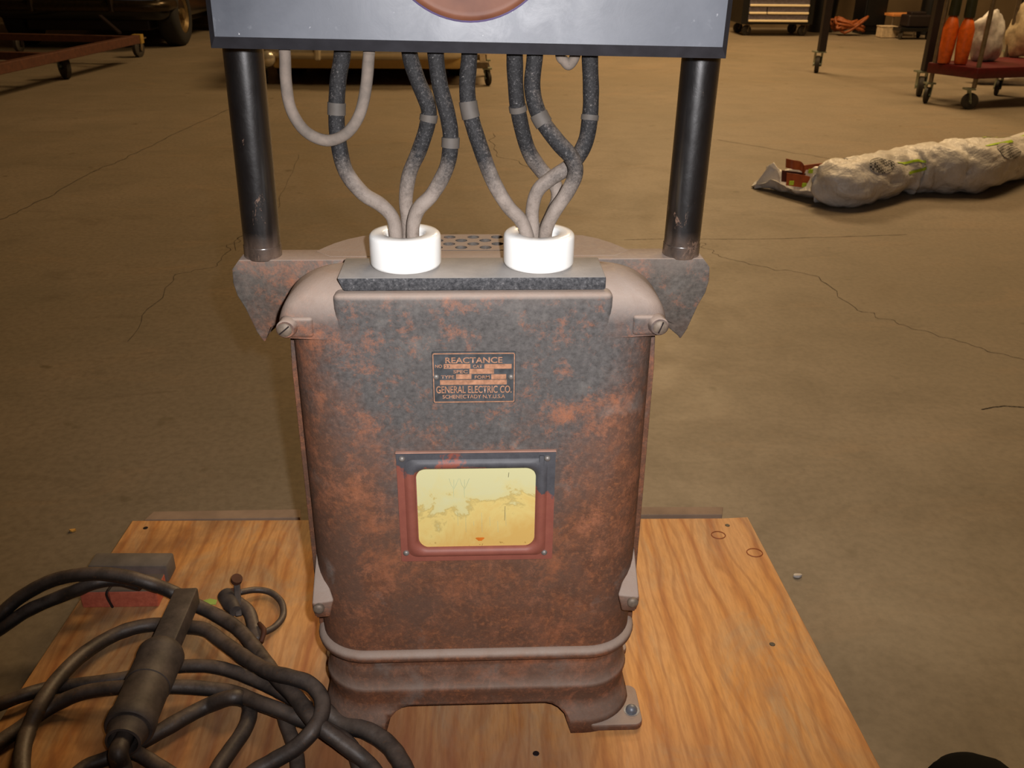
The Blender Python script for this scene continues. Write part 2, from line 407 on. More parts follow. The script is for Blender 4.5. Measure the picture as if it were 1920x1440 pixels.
def bevd(d, off, seg=3, ang=30):
    bm = bmesh.new(); vv = [bm.verts.new(v) for v in d[0]]
    for f in d[1]:
        try: bm.faces.new([vv[i] for i in f])
        except ValueError: pass
    bmesh.ops.recalc_face_normals(bm, faces=bm.faces)
    es = [e for e in bm.edges if len(e.link_faces) == 2 and e.calc_face_angle(0) > radians(ang)]
    bmesh.ops.bevel(bm, geom=es, offset=off, segments=seg, profile=0.5, affect='EDGES', clamp_overlap=True)
    return bm_out(bm)
def rrect(cx, cy, hw, hh, r, n=6):
    o = []
    for sx, sy, a0 in ((1, 1, 0), (-1, 1, pi/2), (-1, -1, pi), (1, -1, 3*pi/2)):
        for k in range(n+1):
            a = a0+pi/2*k/n; o.append((cx+sx*(hw-r)+r*cos(a), cy+sy*(hh-r)+r*sin(a)))
    return o
def plan(hw, y0, y1, rx, ry, nc=10, ns=14):
    """rounded rectangle in plan, dense along the straights"""
    o = []; yc = (y0+y1)/2; hh = (y1-y0)/2
    cs = [(1, 1, 0), (-1, 1, pi/2), (-1, -1, pi), (1, -1, 3*pi/2)]
    for i, (sx, sy, a0) in enumerate(cs):
        for k in range(nc+1):
            a = a0+pi/2*k/nc; o.append((sx*(hw-rx)+rx*cos(a), yc+sy*(hh-ry)+ry*sin(a)))
        nx = cs[(i+1) % 4]; a = a0+pi/2
        e = (nx[0]*(hw-rx)+rx*cos(nx[2]), yc+nx[1]*(hh-ry)+ry*sin(nx[2])); s = o[-1]
        for k in range(1, ns): o.append((s[0]+(e[0]-s[0])*k/ns, s[1]+(e[1]-s[1])*k/ns))
    return o
def loft(secs, cap0=True, cap1=True, closed=True):
    """secs = list of equal-length point rings"""
    n = len(secs[0]); vs = [V(p) for s in secs for p in s]; fs = []
    for i in range(len(secs)-1):
        for k in range(n if closed else n-1):
            k2 = (k+1) % n; fs.append((i*n+k, i*n+k2, (i+1)*n+k2, (i+1)*n+k))
    if cap0: fs.append(tuple(range(n)))
    if cap1: fs.append(tuple((len(secs)-1)*n+k for k in range(n)))
    return vs, fs
def filled_curve(outer, holes, z, thick, axis='z', y=0):
    """flat plate with real holes; outer, holes = polygons"""
    cu = bpy.data.curves.new('plate', 'CURVE'); cu.dimensions = '2D'; cu.fill_mode = 'BOTH'; cu.extrude = thick/2
    for poly in [outer]+holes:
        s = cu.splines.new('POLY'); s.points.add(len(poly)-1); s.use_cyclic_u = True
        for i, (a, b) in enumerate(poly): s.points[i].co = (a, b, 0, 1)
    o = bpy.data.objects.new('tmp', cu); COL.objects.link(o)
    me = bpy.data.meshes.new_from_object(o.evaluated_get(bpy.context.evaluated_depsgraph_get()))
    bpy.data.objects.remove(o); bpy.data.curves.remove(cu)
    if axis == 'z': me.transform(Matrix.Translation((0, 0, z-thick/2)))
    else: me.transform(Matrix.Translation((0, y, 0)) @ Matrix.Rotation(pi/2, 4, 'X'))
    return me
def text_mesh(s, width, height, x, z, y, ext=0.0004):
    """letters facing -y, centred at x,z"""
    cu = bpy.data.curves.new('lettering', 'FONT'); cu.body = s; cu.align_x = 'CENTER'; cu.size = 1; cu.extrude = 0.0; cu.offset = 0.012
    o = bpy.data.objects.new('tmp', cu); COL.objects.link(o)
    me = bpy.data.meshes.new_from_object(o.evaluated_get(bpy.context.evaluated_depsgraph_get()))
    bpy.data.objects.remove(o); bpy.data.curves.remove(cu)
    xs = [v.co.x for v in me.vertices]; ys = [v.co.y for v in me.vertices]
    x0, x1, y0, y1 = min(xs), max(xs), min(ys), max(ys)
    for v in me.vertices:
        v.co = V((x+((v.co.x-x0)/(x1-x0)-0.5)*width, y, z+((v.co.y-y0)/(y1-y0)-0.5)*height))
    return me
def dome(c, d, r, h, seg=16, rings=5, base=0.0):
    prof = [(-base, r)] if base else []
    prof += [(h*sin(pi/2*k/rings), max(1e-5, r*cos(pi/2*k/rings))) for k in range(rings+1)]
    return lathe(c, d, prof, seg, True)

# ------------------------------------------------------------ the hall
floor = mk('floor', ([(-9, -3, 0), (9, -3, 0), (9, 14, 0), (-9, 14, 0)], [(0, 1, 2, 3)]), MATS['concrete']); floor['kind'] = 'structure'
def structure(name, d, m_):
    o = mk(name, d, m_); o['kind'] = 'structure'; return o
structure('wall_back', box((0, 14.1, 3), (18.4, 0.2, 6)), WALLM)
structure('wall_left', box((-9.1, 5.5, 3), (0.2, 17, 6)), WALLM)
structure('wall_right', box((9.1, 5.5, 3), (0.2, 17, 6)), WALLM)
structure('wall_front', box((0, -3.1, 3), (18.4, 0.2, 6)), WALLM)
structure('ceiling', box((0, 5.5, 6.1), (18.4, 17.2, 0.2)), CEILM)
def crack(pix, wd, jit=0.012, seedv=0):
    P = spline([onz(a, b, 0) for a, b in pix], 12); vs, fs = [], []
    for i, p in enumerate(P):
        t_ = (P[min(i+1, len(P)-1)]-P[max(i-1, 0)]).normalized(); s = V((-t_.y, t_.x, 0))
        dist = p.length; j = jit*dist*noise.noise(V((i*0.35, seedv, 0)))
        hw = wd*(0.6+0.8*abs(noise.noise(V((i*0.5, seedv+9, 0)))))
        for q in (p+s*(j-hw), p+s*(j+hw)): vs.append(V((q.x, q.y, 0.0012)))
    for i in range(len(P)-1): fs.append((2*i, 2*i+1, 2*i+3, 2*i+2))
    mk('floor_crack', (vs, fs), CRACK, floor)
crack([(1310, 455), (1350, 480), (1430, 500), (1530, 520), (1600, 575), (1680, 605), (1780, 635), (1880, 665), (1990, 690)], 0.0013, seedv=1)
crack([(240, 640), (330, 520), (400, 500), (435, 460), (470, 430)], 0.0013, seedv=2)
crack([(-20, 420), (60, 385), (170, 325), (250, 290), (330, 250), (430, 205)], 0.003, 0.006, seedv=3)
crack([(925, 250), (935, 290), (1050, 330)], 0.0018, seedv=4)
crack([(1170, 450), (1250, 448), (1450, 448), (1700, 440)], 0.0016, 0.002, seedv=5)
crack([(1345, 262), (1480, 285), (1600, 305)], 0.0025, 0.004, seedv=6)
crack([(560, 290), (520, 380), (430, 470)], 0.0012, seedv=7)
crack([(1840, 768), (1880, 762), (1935, 765)], 0.002, 0.001, seedv=8)

# ------------------------------------------------------------ plywood board on runners
BZ = 0.070
pal = thing('plywood_pallet', (0, 1.1, 0), 'plywood board on low wooden runners carrying the rusty iron machine', 'pallet')
a = onz(248, 976, BZ); b = onz(1402, 969, BZ); c_ = onz(1652, 1440, BZ); d_ = onz(42, 1287, BZ)
bl = d_+(d_-a)*0.95; br = c_+(c_-b)*0.30
poly = [(bl.x, 0.62), (br.x, 0.62), (b.x, b.y), (onz(1355, 975, BZ).x, b.y-0.003), (a.x, a.y)]
top = mk('plywood_sheet', bevd(prism(poly, BZ-0.018, BZ, 'z'), 0.0012, 1), [PLY, PLYE], pal)
for f in top.data.polygons:
    if abs(f.normal.z) < 0.6: f.material_index = 1
for k, (y0, x0, x1, z0) in enumerate([(1.405, -0.60, 0.47, BZ-0.022), (1.05, -0.62, 0.5, BZ-0.018), (0.70, -0.62, 0.5, BZ-0.018)]):
    mk('runner', box(((x0+x1)/2, y0+0.012, z0/2), (x1-x0, 0.04, z0), 0.002), LUMBER, pal)
rl = onz(330, 965, 0.05); 
mk('rear_strip', bevd(prism([(onz(268, 976, BZ).x, 1.418), (onz(560, 976, BZ).x, 1.418), (onz(560, 962, BZ).x, 1.446), (onz(285, 962, BZ).x, 1.446)], 0.03, BZ-0.002, 'z'), 0.001, 1), LUMBER, pal)
mk('rear_strip', bevd(prism([(-0.12, 1.418), (onz(1360, 976, BZ).x, 1.404), (onz(1362, 962, BZ).x, 1.43), (-0.12, 1.446)], 0.03, BZ-0.001, 'z'), 0.001, 1), LUMBER, pal)
for px, py in ((273, 990), (1364, 985), (1448, 1208), (1005, 1413)):
    p = onz(px, py, BZ); mk('screw', lathe((p.x, p.y, BZ-0.004), (0, 0, 1), [(0, 0.003), (0.0042, 0.0045), (0.0046, 0.004)], 12), BLACKM, pal)
for px, py, rr in ((1347, 1003, 0.011), (1415, 1036, 0.012)):
    p = onz(px, py, BZ+0.0005)
    ring = [p+V((rr*cos(k*pi/12)*1.15, rr*sin(k*pi/12), 0)) for k in range(24)]
    mk('knot_ring', tube(ring, 0.0009, 5, raw=True, closed=True), simple('knot_wood', (150, 80, 36), 0.7, bump=0), pal)

# ------------------------------------------------------------ the reactance machine
M0 = thing('reactance_machine', (0, 1.0, BZ), 'tall rusty cast iron electrical reactance machine with black pipe posts, standing on plywood', 'machine')
W = 0.206; ZT = 0.7027; ZB = 0.2041; YF = 0.90; YB = 1.10; CRX, CRY = 0.062, 0.060
# front casting
secs = []; ZS = 0.7145; RA = 0.056; RF2 = 0.048
R_ = 0.062; RF = 0.045
zs = sorted([ZB-0.01+(ZT-R_-ZB+0.01)*k/10 for k in range(11)]+[ZT-R_+R_*sin(pi/2*k/16) for k in range(1, 17)]+[0.650, 0.6515, 0.653])
zs1 = [z for z in zs if z < 0.654]+[ZS-RA+RA*sin(pi/2*k/20) for k in range(1, 21)]
zs1 = [z for z in zs1 if z < 0.6516]+[z for z in zs1 if z > 0.6525]; zs1.sort()
for z in zs1:
    q = max(0, z-(ZT-R_)); s = R_-sqrt(max(0, R_*R_-q*q)); q2 = max(0, z-(ZT-RF)); s2 = RF-sqrt(max(0, RF*RF-q2*q2))
    hw = W-s; yf = YF+s2
    if z > 0.6505:
        q = max(0, z-(ZS-RA)); hw = 0.2125-(RA-sqrt(max(0, RA*RA-q*q))); q2 = max(0, z-(ZS-RF2)); yf = YF+(RF2-sqrt(max(0, RF2*RF2-q2*q2)))
    k_ = min(1, max(0, (z-0.650)/0.003)); cx_ = CRX+(0.018-CRX)*k_; cy_ = CRY+(0.016-CRY)*k_
    yk = 1.065 if z < 0.6505 else 0.972
    secs.append([(x, y, z) for x, y in plan(hw, yf, yk, cx_, min(cy_, (yk-yf)/2*0.96))])
body = mk('front_casting', loft(secs), IRON, M0, 40)
# middle flange seam and rear casting
secs = []
for z in zs:
    q = max(0, z-(ZT-R_)); s = R_-sqrt(max(0, R_*R_-q*q)); hw = W-0.004-s
    secs.append([(x, y, ZB+(z-ZB)*0.955) for x, y in plan(hw, 0.965, YB, min(0.05, hw*.5), 0.05)])
mk('rear_casting', loft(secs), IRON, M0, 40)
fz = [ZB+(ZT-R_-ZB)*k/10 for k in range(11)]
arc = [(W-R_+(R_+0.005)*cos(a), ZT-R_-0.006+(R_)*sin(a)) for a in [pi/2*k/14 for k in range(15)]]
out = [(W+0.007, ZB)]+[(W+0.007, ZT-R_-0.05)]+arc
poly = out+[(-x, z) for x, z in reversed(out)]
mk('seam_flange', bevd(prism(poly, 0.957, 0.969), 0.0015, 2), IRON, M0, 40)
# raised centre pad
pad = bevd(prism([(-0.150, 0.640), (0.150, 0.640), (0.150, 0.668), (0.150, ZT), (-0.150, ZT), (-0.150, 0.668)], YF-0.0005, 0.97), 0.007, 4)
padv = []
for v in pad[0]:
    f = min(1, max(0, (v.z-0.646)/0.02)); y = v.y
    if v.y < 0.935: y = v.y+(1-f)*0.0016
    padv.append(V((v.x, y, v.z)))
mk('centre_pad', (padv, pad[1]), IRON, M0, 40)
# lugs with slotted screws
def lug(x, z, r, ramp_h, sx):
    # boss cylinder with a web that runs up into the casting
    n = 14; prof = []
    ring = [(x+r*cos(a), z+r*sin(a)) for a in [pi+(pi)*k/n for k in range(n+1)]]
    poly = ring+[(x+r*0.95, z+r*0.6), (x-sx*r*0.1+0*sx, z+ramp_h)] if sx > 0 else ring+[(x+r*0.5, z+ramp_h*0.45), (x+r*0.1, z+ramp_h), (x-r*0.95, z+r*0.6)]
    return poly
for s in (-1, 1):
    x = s*0.2005; z = 0.667
    web = []
    for t_, yy, rr in ((0, 0.8905, 0.0090), (0, 0.892, 0.0103), (1, 0.902, 0.0110), (1, 0.93, 0.012)):
        web.append([(x+rr*cos(a)-s*0.0006*t_*3, yy, z+rr*sin(a)) for a in [2*pi*k/24 for k in range(24)]])
    mk('upper_lug', loft(web), IRON, M0, 40)
    mk('lug_block', bevd(box((x-s*0.014, 0.911, z-0.0015), (0.028, 0.027, 0.0235)), 0.004, 3), IRON, M0, 40)
    sc = mk('slotted_screw', dome((x+s*0.001, 0.8925, z-0.0005), (0, -1, 0), 0.0088, 0.0045, 20, 5, 0.003), DARKBOLT, M0, 50)
    mk('slot', box((x+s*0.001, 0.8885, z), (0.0014, 0.002, 0.0135), 0.0003, 1, Matrix.Rotation(radians(20 if s > 0 else 50), 3, 'Y')), BLACKM, sc)
    # lower lug: a dusty sloping web over a small boss
    x = s*0.196; z = 0.285
    q = [(0.2068, 0.958, 0.332), (0.180, 0.903, 0.293), (0.2068, 0.8995, 0.291), (0.2078, 0.903, 0.283), (0.186, 0.8995, 0.270), (0.204, 0.900, 0.268), (0.2068, 0.968, 0.262), (0.19, 0.95, 0.262), (0.2068, 0.93, 0.312)]
    bm = bmesh.new(); [bm.verts.new((s*a_, b_, c2_)) for a_, b_, c2_ in q]
    bmesh.ops.convex_hull(bm, input=bm.verts)
    bmesh.ops.dissolve_limit(bm, angle_limit=0.02, verts=bm.verts, edges=bm.edges)
    bmesh.ops.bevel(bm, geom=list(bm.edges), offset=0.004, segments=3, profile=0.5, affect='EDGES', clamp_overlap=True)
    mk('lower_lug', bm, IRON, M0, 60)
    sc = mk('slotted_screw', dome((x+s*0.003, 0.898, z-0.001), (0, -1, 0), 0.0072, 0.0035, 16, 4, 0.003), DARKBOLT, M0, 50)
# bead around the bottom
pl = plan(W-0.001, YF-0.001, YB, CRX, CRY)
mk('bottom_bead', tube([(x, y, ZB) for x, y in pl], 0.0088, 14, raw=True, closed=True), IRON, M0, 180)
# base casting with arched openings and feet
pl = plan(W-0.003, YF+0.001, YB, 0.060, 0.057, 12, 34); N = len(pl)
def outn(i):
    a = V(pl[i-1]).to_3d(); b = V(pl[(i+1) % N]).to_3d(); t_ = (b-a).normalized(); return V((t_.y, -t_.x, 0))
prof = [(0.204, -0.001), (0.190, -0.004), (0.178, -0.004), (0.166, -0.001), (0.154, -0.001), (0.147, 0.0025), (0.142, 0.004), (0.135, 0.002), (0.126, 0.0015), (0.118, 0.001), (0.105, 0.004), (0.09, 0.009), (0.07, 0.014)]
rings = []
for i in range(N):
    x, y = pl[i]; nn = outn(i)
    side = abs(abs(x)-(W-0.003)) < 0.02 and YF+0.04 < y < YB-0.04
    u = abs(x) if not side else abs(y-1.0)+0.07
    if u < 0.090: zb_ = 0.1155
    elif u < 0.126:
        q = (u-0.090)/0.036; zb_ = 0.1155-0.0455*(1-sqrt(max(0, 1-q*q)))
    else: zb_ = 0.07
    col = []
    for z, o_ in prof:
        if z < zb_: o_ = next((p1[1]+(p0[1]-p1[1])*(zb_-p1[0])/(p0[0]-p1[0]) for p0, p1 in zip(prof, prof[1:]) if p1[0] <= zb_ <= p0[0]), o_)
        col.append((x+nn.x*o_, y+nn.y*o_, max(z, zb_)))
    rings.append(col)
vs, fs = [], []
K = len(prof)
for col in rings: vs += [V(q) for q in col]
for i in range(N):
    j = (i+1) % N
    for k in range(K-1):
        f = (i*K+k, j*K+k, j*K+k+1, i*K+k+1)
        if len({tuple(round(c, 5) for c in vs[q]) for q in f}) == 4 or (vs[f[1]]-vs[f[2]]).length > 1e-5 or (vs[f[0]]-vs[f[3]]).length > 1e-5: fs.append(f)
base = mk('base_casting', (vs, fs), IRON, M0, 50)
so = base.modifiers.new('solid', 'SOLIDIFY'); so.thickness = 0.007; so.offset = -1
for sx in (-1, 1):
    for y0, y1, yb in ((0.889, 0.962, 0.953), (1.03, 1.11, 1.07)):
        x0, x1 = 0.148, 0.2262
        poly = rrect(sx*(x0+x1)/2, (y0+y1)/2, (x1-x0)/2, (y1-y0)/2, 0.012)
        ft = mk('foot', bevd(prism(poly, BZ, BZ+0.0115, 'z'), 0.002, 2), IRON, M0, 40)
        if y0 < 1: 
            p = onz(1184, 1331, BZ+0.012) if sx > 0 else V((-0.199, p.y, 0))
            mk('hold_down_bolt', merge(lathe((p.x, p.y, BZ+0.010), (0, 0, 1), [(0, 0.011), (0.002, 0.011)], 20), dome((p.x, p.y, BZ+0.012), (0, 0, 1), 0.0082, 0.008, 18, 5)), BOLT, ft, 50)
# cross arm with bracket ends
half = [(0, ZT), (0.2745, ZT)]+[(ony(a, b, 1.02).x, ony(a, b, 1.02).z) for a, b in ((1330, 500), (1329, 525), (1322, 548), (1309, 573), (1299, 600), (1291, 622), (1280, 641), (1277, 640), (1266, 613), (1253, 606), (1236, 603))]+[(0.0, 0.630)]
poly = half+[(-x, z) for x, z in reversed(half[1:-1])]
arm = bevd(prism(poly, 1.018, 1.058), 0.0035, 3, 40)
bm = bmesh.new(); vv = [bm.verts.new(v) for v in arm[0]]
for f in arm[1]: bm.faces.new([vv[i] for i in f])
bmesh.ops.triangulate(bm, faces=bm.faces); arm = bm_out(bm)
av = []
for v in arm[0]:
    k = max(0, (0.700-v.z)/0.1); y = v.y
    yc = 1.04
    y = yc+(v.y-yc)*(1-0.60*min(1, max(0, (0.655-v.z)/0.06))) if abs(v.x) > 0.21 else v.y
    av.append(V((v.x, y, v.z)))
mk('cross_arm', (av, arm[1]), IRON2, M0, 35)
# top plate and perforated grille
outer = [(-0.190, 1.050), (-0.182, 1.066), (-0.172, 1.083), (-0.158, 1.100), (-0.140, 1.114), (-0.120, 1.118), (-0.0835, 1.118), (-0.0835, 1.03), (-0.17, 1.03)]
for s in (-1, 1):
    mk('top_plate', bevd(prism([(s*-x, y) for x, y in outer], ZT-0.0065, ZT+0.0003, 'z'), 0.0005, 1), IRON2, M0, 35)
holes = []
r = 0.0076
for row in range(4):
    y = 1.106-row*0.0145
    for k in range(-6, 7):
        x = k*0.0262/1.0/2*2*0.5+(0.0066 if row % 2 else 0)
        x = k*0.0300+(0.0150 if row % 2 else 0)
        if abs(x) < 0.073: holes.append([(x+r*cos(a), y+r*0.92*sin(a)) for a in [2*pi*q/14 for q in range(14)]])
grl = mk('perforated_grille', filled_curve([(-0.0835, 1.052), (0.0835, 1.052), (0.0835, 1.118), (-0.0835, 1.118)], holes, ZT+0.0006, 0.006), IRON2, M0)
# dark rim strips at either end of the grille
for s in (-1, 1): mk('grille_edge', box((s*0.0845, 1.086, ZT-0.003), (0.004, 0.062, 0.0064), 0.001), simple('brown_edge', (92, 66, 50), 0.8), M0)
# slate terminal strip
SX0, SX1, SZ0, SZ1 = -0.1443, 0.1418, ZT+0.001, 0.7195
sl = bevd(prism([(SX0, 0.9045), (SX1, 0.9045), (SX1, 0.974), (SX0, 0.974)], SZ0, SZ1, 'z'), 0.0022, 2)
svs = []
for v in sl[0]:
    f = (v.z-SZ0)/(SZ1-SZ0); x = v.x
    if v.x < -0.13: x = v.x+0.006*(1-f)
    jn = 0.0008*noise.noise(v*90)
    svs.append(V((x+jn, v.y+(0.002*(1-f) if v.y < 0.93 else 0)+jn, v.z)))
strip = mk('terminal_strip', (svs, sl[1]), SLATE, M0, 40)
# porcelain bushings
BR = 0.0388; BY = 0.948
for px in (761, 1010):
    x = ony(px, 480, BY).x
    prof = [(0, 0.0155), (0, BR-0.006), (0.002, BR-0.001), (0.005, BR), (0.0325, BR), (0.0352, BR-0.0008), (0.0370, BR-0.003), (0.0375, BR-0.007), (0.0375, 0.0242), (0.036, 0.0218), (0.033, 0.0205), (0.010, 0.0205), (0.010, 0.0005)]
    mk('porcelain_bushing', lathe((x, BY, SZ1), (0, 0, 1), prof, 56, False), PORC, M0, 50)
# pipe posts
for s, (px0, px1) in ((-1, (456, 490)), (1, (1316, 1282))):
    base_ = onz(px1, 484, ZT); base_ = V((base_.x, 1.037, ZT)); tp = ony(px0, 95, 1.030)
    d = (tp-base_); tp2 = base_+d*1.6
    r = 0.0213
    ps = mk('pipe_post', cyl(base_, tp2, r, 40), PIPE, M0, 40)
    prof = []
    for k in range(6): prof += [(k*0.0026-0.001, r+0.0001), (k*0.0026+0.0004, r+0.0008)]
    prof += [(0.0155, r-0.0005)]
    mk('pipe_thread', lathe(base_, d, prof, 32), PIPE, ps, 60)
# control panel
pb = ony(395, 92, 0.9).z-0.0005; 
PX0, PX1 = -0.2437, 0.2462; PZ0, PZ1 = 0.9435, 1.36
pf = [(PX0, 0.906), (PX0, 0.93), (PX1, 0.93), (PX1, 0.906)]
ch = 0.0062
def ringp(ins, y): return [(PX0+ins, y, PZ0+ins*1.75), (PX1-ins, y, PZ0+ins*1.75), (PX1-ins, y, PZ1-ins), (PX0+ins, y, PZ1-ins)]
tilt = Matrix.Rotation(radians(0.80), 3, 'Y')
cpl = thing
bz = loft([ringp(0, 0.932), ringp(0, 0.9065), ringp(ch, 0.9)], True, False)
tl = lambda d: ([tilt @ (V(v)-V((0, 0, 1)))+V((0, 0, 1)) for v in d[0]], d[1])
panel = mk('control_panel', tl((bz[0]+[V(q) for q in ringp(ch, 0.9)], bz[1]+[(12, 13, 14, 15)])), [PANELB, PANEL], M0)
panel.data.polygons[len(panel.data.polygons)-1].material_index = 1
for f in panel.data.polygons:
    if abs(f.normal.y) > 0.95 and f.center.y < -0.09: f.material_index = 1
for s in (-1, 1):
    mk('panel_clamp', box((s*0.262, 0.985, 1.12), (0.035, 0.11, 0.03), 0.003), IRON2, M0)
dc = V((-0.001, 0.9, 1.0545)); DR = 0.0805
dial = mk('meter_rim', lathe(dc, (0, -1, 0), [(-0.001, DR+0.001), (0.003, DR+0.001), (0.005, DR-0.001), (0.0058, DR-0.004), (0.0045, DR-0.007), (0.004, 0.001)], 72), DIAL, M0, 40, label='copper coloured round meter rim')
mk('meter_edge', lathe(dc, (0, -1, 0), [(-0.001, DR+0.0028), (0.0012, DR+0.0028), (0.0016, DR+0.0008)], 72), simple('purple_tarnish', (66, 50, 92), 0.4), dial, 40)
mk('pivot', dome(dc+V((0, -0.004, 0)), (0, -1, 0), 0.006, 0.004), DARKBOLT, dial)

# nameplate
NX, NZ = -0.0008, 0.6048
npz = mk('nameplate', bevd(prism(rrect(NX, NZ, 0.0462, 0.0312, 0.0015, 3), YF-0.0022, YF+0.0005), 0.0004, 1), ENAMEL, M0)
YL = YF-0.00265
def frame_ring(cx, cz, hw, hh, t_, r, y, th):
    return filled_curve(rrect(cx, cz, hw, hh, r, 5), [rrect(cx, cz, hw-t_, hh-t_, max(0.0004, r-t_), 5)], 0, th, 'y', y)
def rrxz(*a): return rrect(*a)
mk('border_line', frame_ring(NX, NZ, 0.0452, 0.0302, 0.0010, 0.002, YL, 0.0008), COPPER, npz)
zo = NZ
def npx(px, py): p = ony(px, py, YF); return p.x, p.z
def word(s, x0, x1, y0, y1):
    ax, az = npx(x0, (y0+y1)/2); bx, bz_ = npx(x1, (y0+y1)/2); _, t1 = npx((x0+x1)/2, y0); _, t0 = npx((x0+x1)/2, y1)
    mk('lettering', text_mesh(s, bx-ax, t1-t0, (ax+bx)/2, (t0+t1)/2, YL), COPPER, npz)
def field(x0, x1, y0, y1):
    a_ = npx(x0, y0); b2 = npx(x1, y1)
    mk('blank_field', box(((a_[0]+b2[0])/2, YL, (a_[1]+b2[1])/2), (b2[0]-a_[0], 0.0007, a_[1]-b2[1])), COPPER, npz)
word('REACTANCE', 835, 942, 668, 679)
word('NO', 816, 829, 682, 688); field(832, 882, 681, 689); word('CAT', 887, 904, 682, 688); field(908, 959, 681, 689)
word('SPEC', 850, 877, 692, 698); field(880, 926, 690, 698.5)
word('TYPE', 827, 852, 702, 708); field(855, 884, 700, 708.5); word('FORM', 890, 918, 702, 708); field(921, 949, 700, 708.5)
field(825, 950, 711, 718.5)
word('GENERAL ELECTRIC CO.', 818, 959, 721.5, 735)
word('SCHENECTADY N.Y.U.S.A', 830, 947, 738, 745)
def word2(s, x0, x1, y0, y1, mat_):
    ax, az = npx(x0, (y0+y1)/2); bx, _ = npx(x1, (y0+y1)/2); _, t1 = npx((x0+x1)/2, y0); _, t0 = npx((x0+x1)/2, y1)
    mk('stamped_number', text_mesh(s, bx-ax, t1-t0, (ax+bx)/2, (t0+t1)/2, YL-0.0005), mat_, npz)
word2('23', 834, 844, 682.5, 688, ENAMEL)
for px, py in ((818, 705), (958, 705)):
    x, z = npx(px, py); mk('rivet', dome((x, YL, z), (0, -1, 0), 0.0034, 0.0022, 14), RIVET, npz, 50)

# card holder with yellowed window
HX, HZ = 0.0008, 0.4338
hp = mk('card_holder', filled_curve(rrect(HX, HZ, 0.0925, 0.0775, 0.002, 3), [rrect(HX-0.0002, HZ-0.0015, 0.0702, 0.0570, 0.014, 8)], 0, 0.003, 'y', YF-0.0015), PRIMER, M0)
xa, za = npx(777, 877); xb, zb2 = npx(1003, 1022)
WX, WZ, WHW, WHH = (xa+xb)/2, (za+zb2)/2, (xb-xa)/2, (za-zb2)/2
# raised pressed frame around the opening
secs = []
for ins, y in ((0.0125, YF-0.0028), (0.0095, YF-0.0062), (0.006, YF-0.0072), (0.0025, YF-0.0062), (-0.0005, YF-0.003), (-0.0008, YF-0.0006)):
    hw = WHW+ins; hh = WHH+ins; rr_ = 0.013+ins*0.4 if ins < 0.012 else 0.012
    secs.append([(x, y, z) for x, z in rrect(WX, WZ, hw, hh, rr_, 8)])
mk('raised_frame', loft(secs, False, False), PRIMER, hp, 60)
pts = rrect(WX, WZ, WHW, WHH, 0.0125, 8)
wn = mk('window_card', ([(x, YF-0.0008, z) for x, z in pts], [tuple(range(len(pts)))]), CARD, hp, label='yellowed stained card behind the window')
mk('holder_lip', box((HX, YF-0.0035, HZ+0.0772), (0.186, 0.005, 0.0016), 0.0004, 1), simple('pale_lip', (158, 120, 104), 0.6), hp)
mk('holder_ridge', bevd(box((npx(1013, 940)[0], YF-0.004, HZ+0.012), (0.006, 0.004, 0.118)), 0.0012, 2), PRIMER, hp, 40)
for px, py in ((754, 858), (1026, 857), (762, 1034), (1020, 1033)):
    x, z = npx(px, py); mk('rivet', dome((x, YF-0.003, z), (0, -1, 0), 0.0038, 0.003, 14), RIVET, hp, 50)
def stroke(pix, r_, m_, name='ink_stroke'):
    P = []
    for q in pix:
        x, z = npx(*q); P.append(V((x, YF-0.0011, z)))
    vs, fs = tube(P, r_, 4, 4); vs = [V((v.x, YF-0.0011+(v.y-(YF-0.0011))*0.2, v.z)) for v in vs]
    mk(name, (vs, fs), m_, wn)
for ox in (0, 20):
    stroke([(842+ox, 896), (846+ox, 908), (850+ox, 915), (851+ox, 932)], 0.00022, INK)
    stroke([(860+ox, 896), (855+ox, 908), (851+ox, 916)], 0.00022, INK)
    stroke([(851+ox, 898), (851+ox, 914)], 0.00022, INK)
stroke([(947, 948), (946, 975)], 0.00025, INK2); stroke([(954, 885), (953, 894)], 0.0003, INK2)
for i in range(7): stroke([(858+i*15, 960+(i % 3)*8), (859+i*15, 985+(i % 2)*12)], 0.00015, INK)
x, z = npx(900, 1010)
bl_ = [(x+0.0045*cos(a)*(1+0.4*sin(3*a)), YF-0.001, z+0.0035*sin(a)*(1+0.3*cos(2*a))) for a in [2*pi*k/18 for k in range(18)]]
mk('rust_spot', (bl_, [tuple(range(18))]), STAIN, wn)

# upper cables: (pixel path, depth at panel, depth at bushing)
def upcable(pix, ytop, ybot, r_, tape=None, mat_=BRAID, yl=None):
    n = len(pix); P = []
    for i, (px, py) in enumerate(pix):
        f = i/(n-1); yy = yl[i] if yl else ytop+(ybot-ytop)*f
        P.append(ony(px, py, yy))
    P[0] = P[0]+V((0, 0, 0.0)); first = P[0]+(P[0]-P[1])*0.3+V((0, 0, 0.03)); 
    if pix[0][1] < 112: P = [first]+P
    o = mk('braided_cable' if mat_ is BRAID else 'bare_cord', tube(P, r_, 18, 10, 0.05), mat_, M0, 180)
    if tape:
        S = spline(P, 10); best = min(range(len(S)), key=lambda i: abs(S[i].z-ony(tape[0], tape[1], ytop*0.5+ybot*0.5).z))
        k = tape[2]; seg = S[max(0, best-k):best+k+1]
        if len(seg) > 1: mk('tape_band', tube(seg, r_(0.3)*1.05+0.0006 if callable(r_) else r_*1.05+0.0006, 20, raw=True), TAPE, o, 60)
    return o
rc = lambda t_: 0.0084-0.0012*min(1, max(0, (t_-0.45)*2.5))
upcable([(642, 98), (634, 150), (631, 210), (634, 262), (648, 320), (680, 362), (714, 384), (736, 408), (742, 438), (744, 470)], 0.962, 0.940, rc, (631, 208, 2))
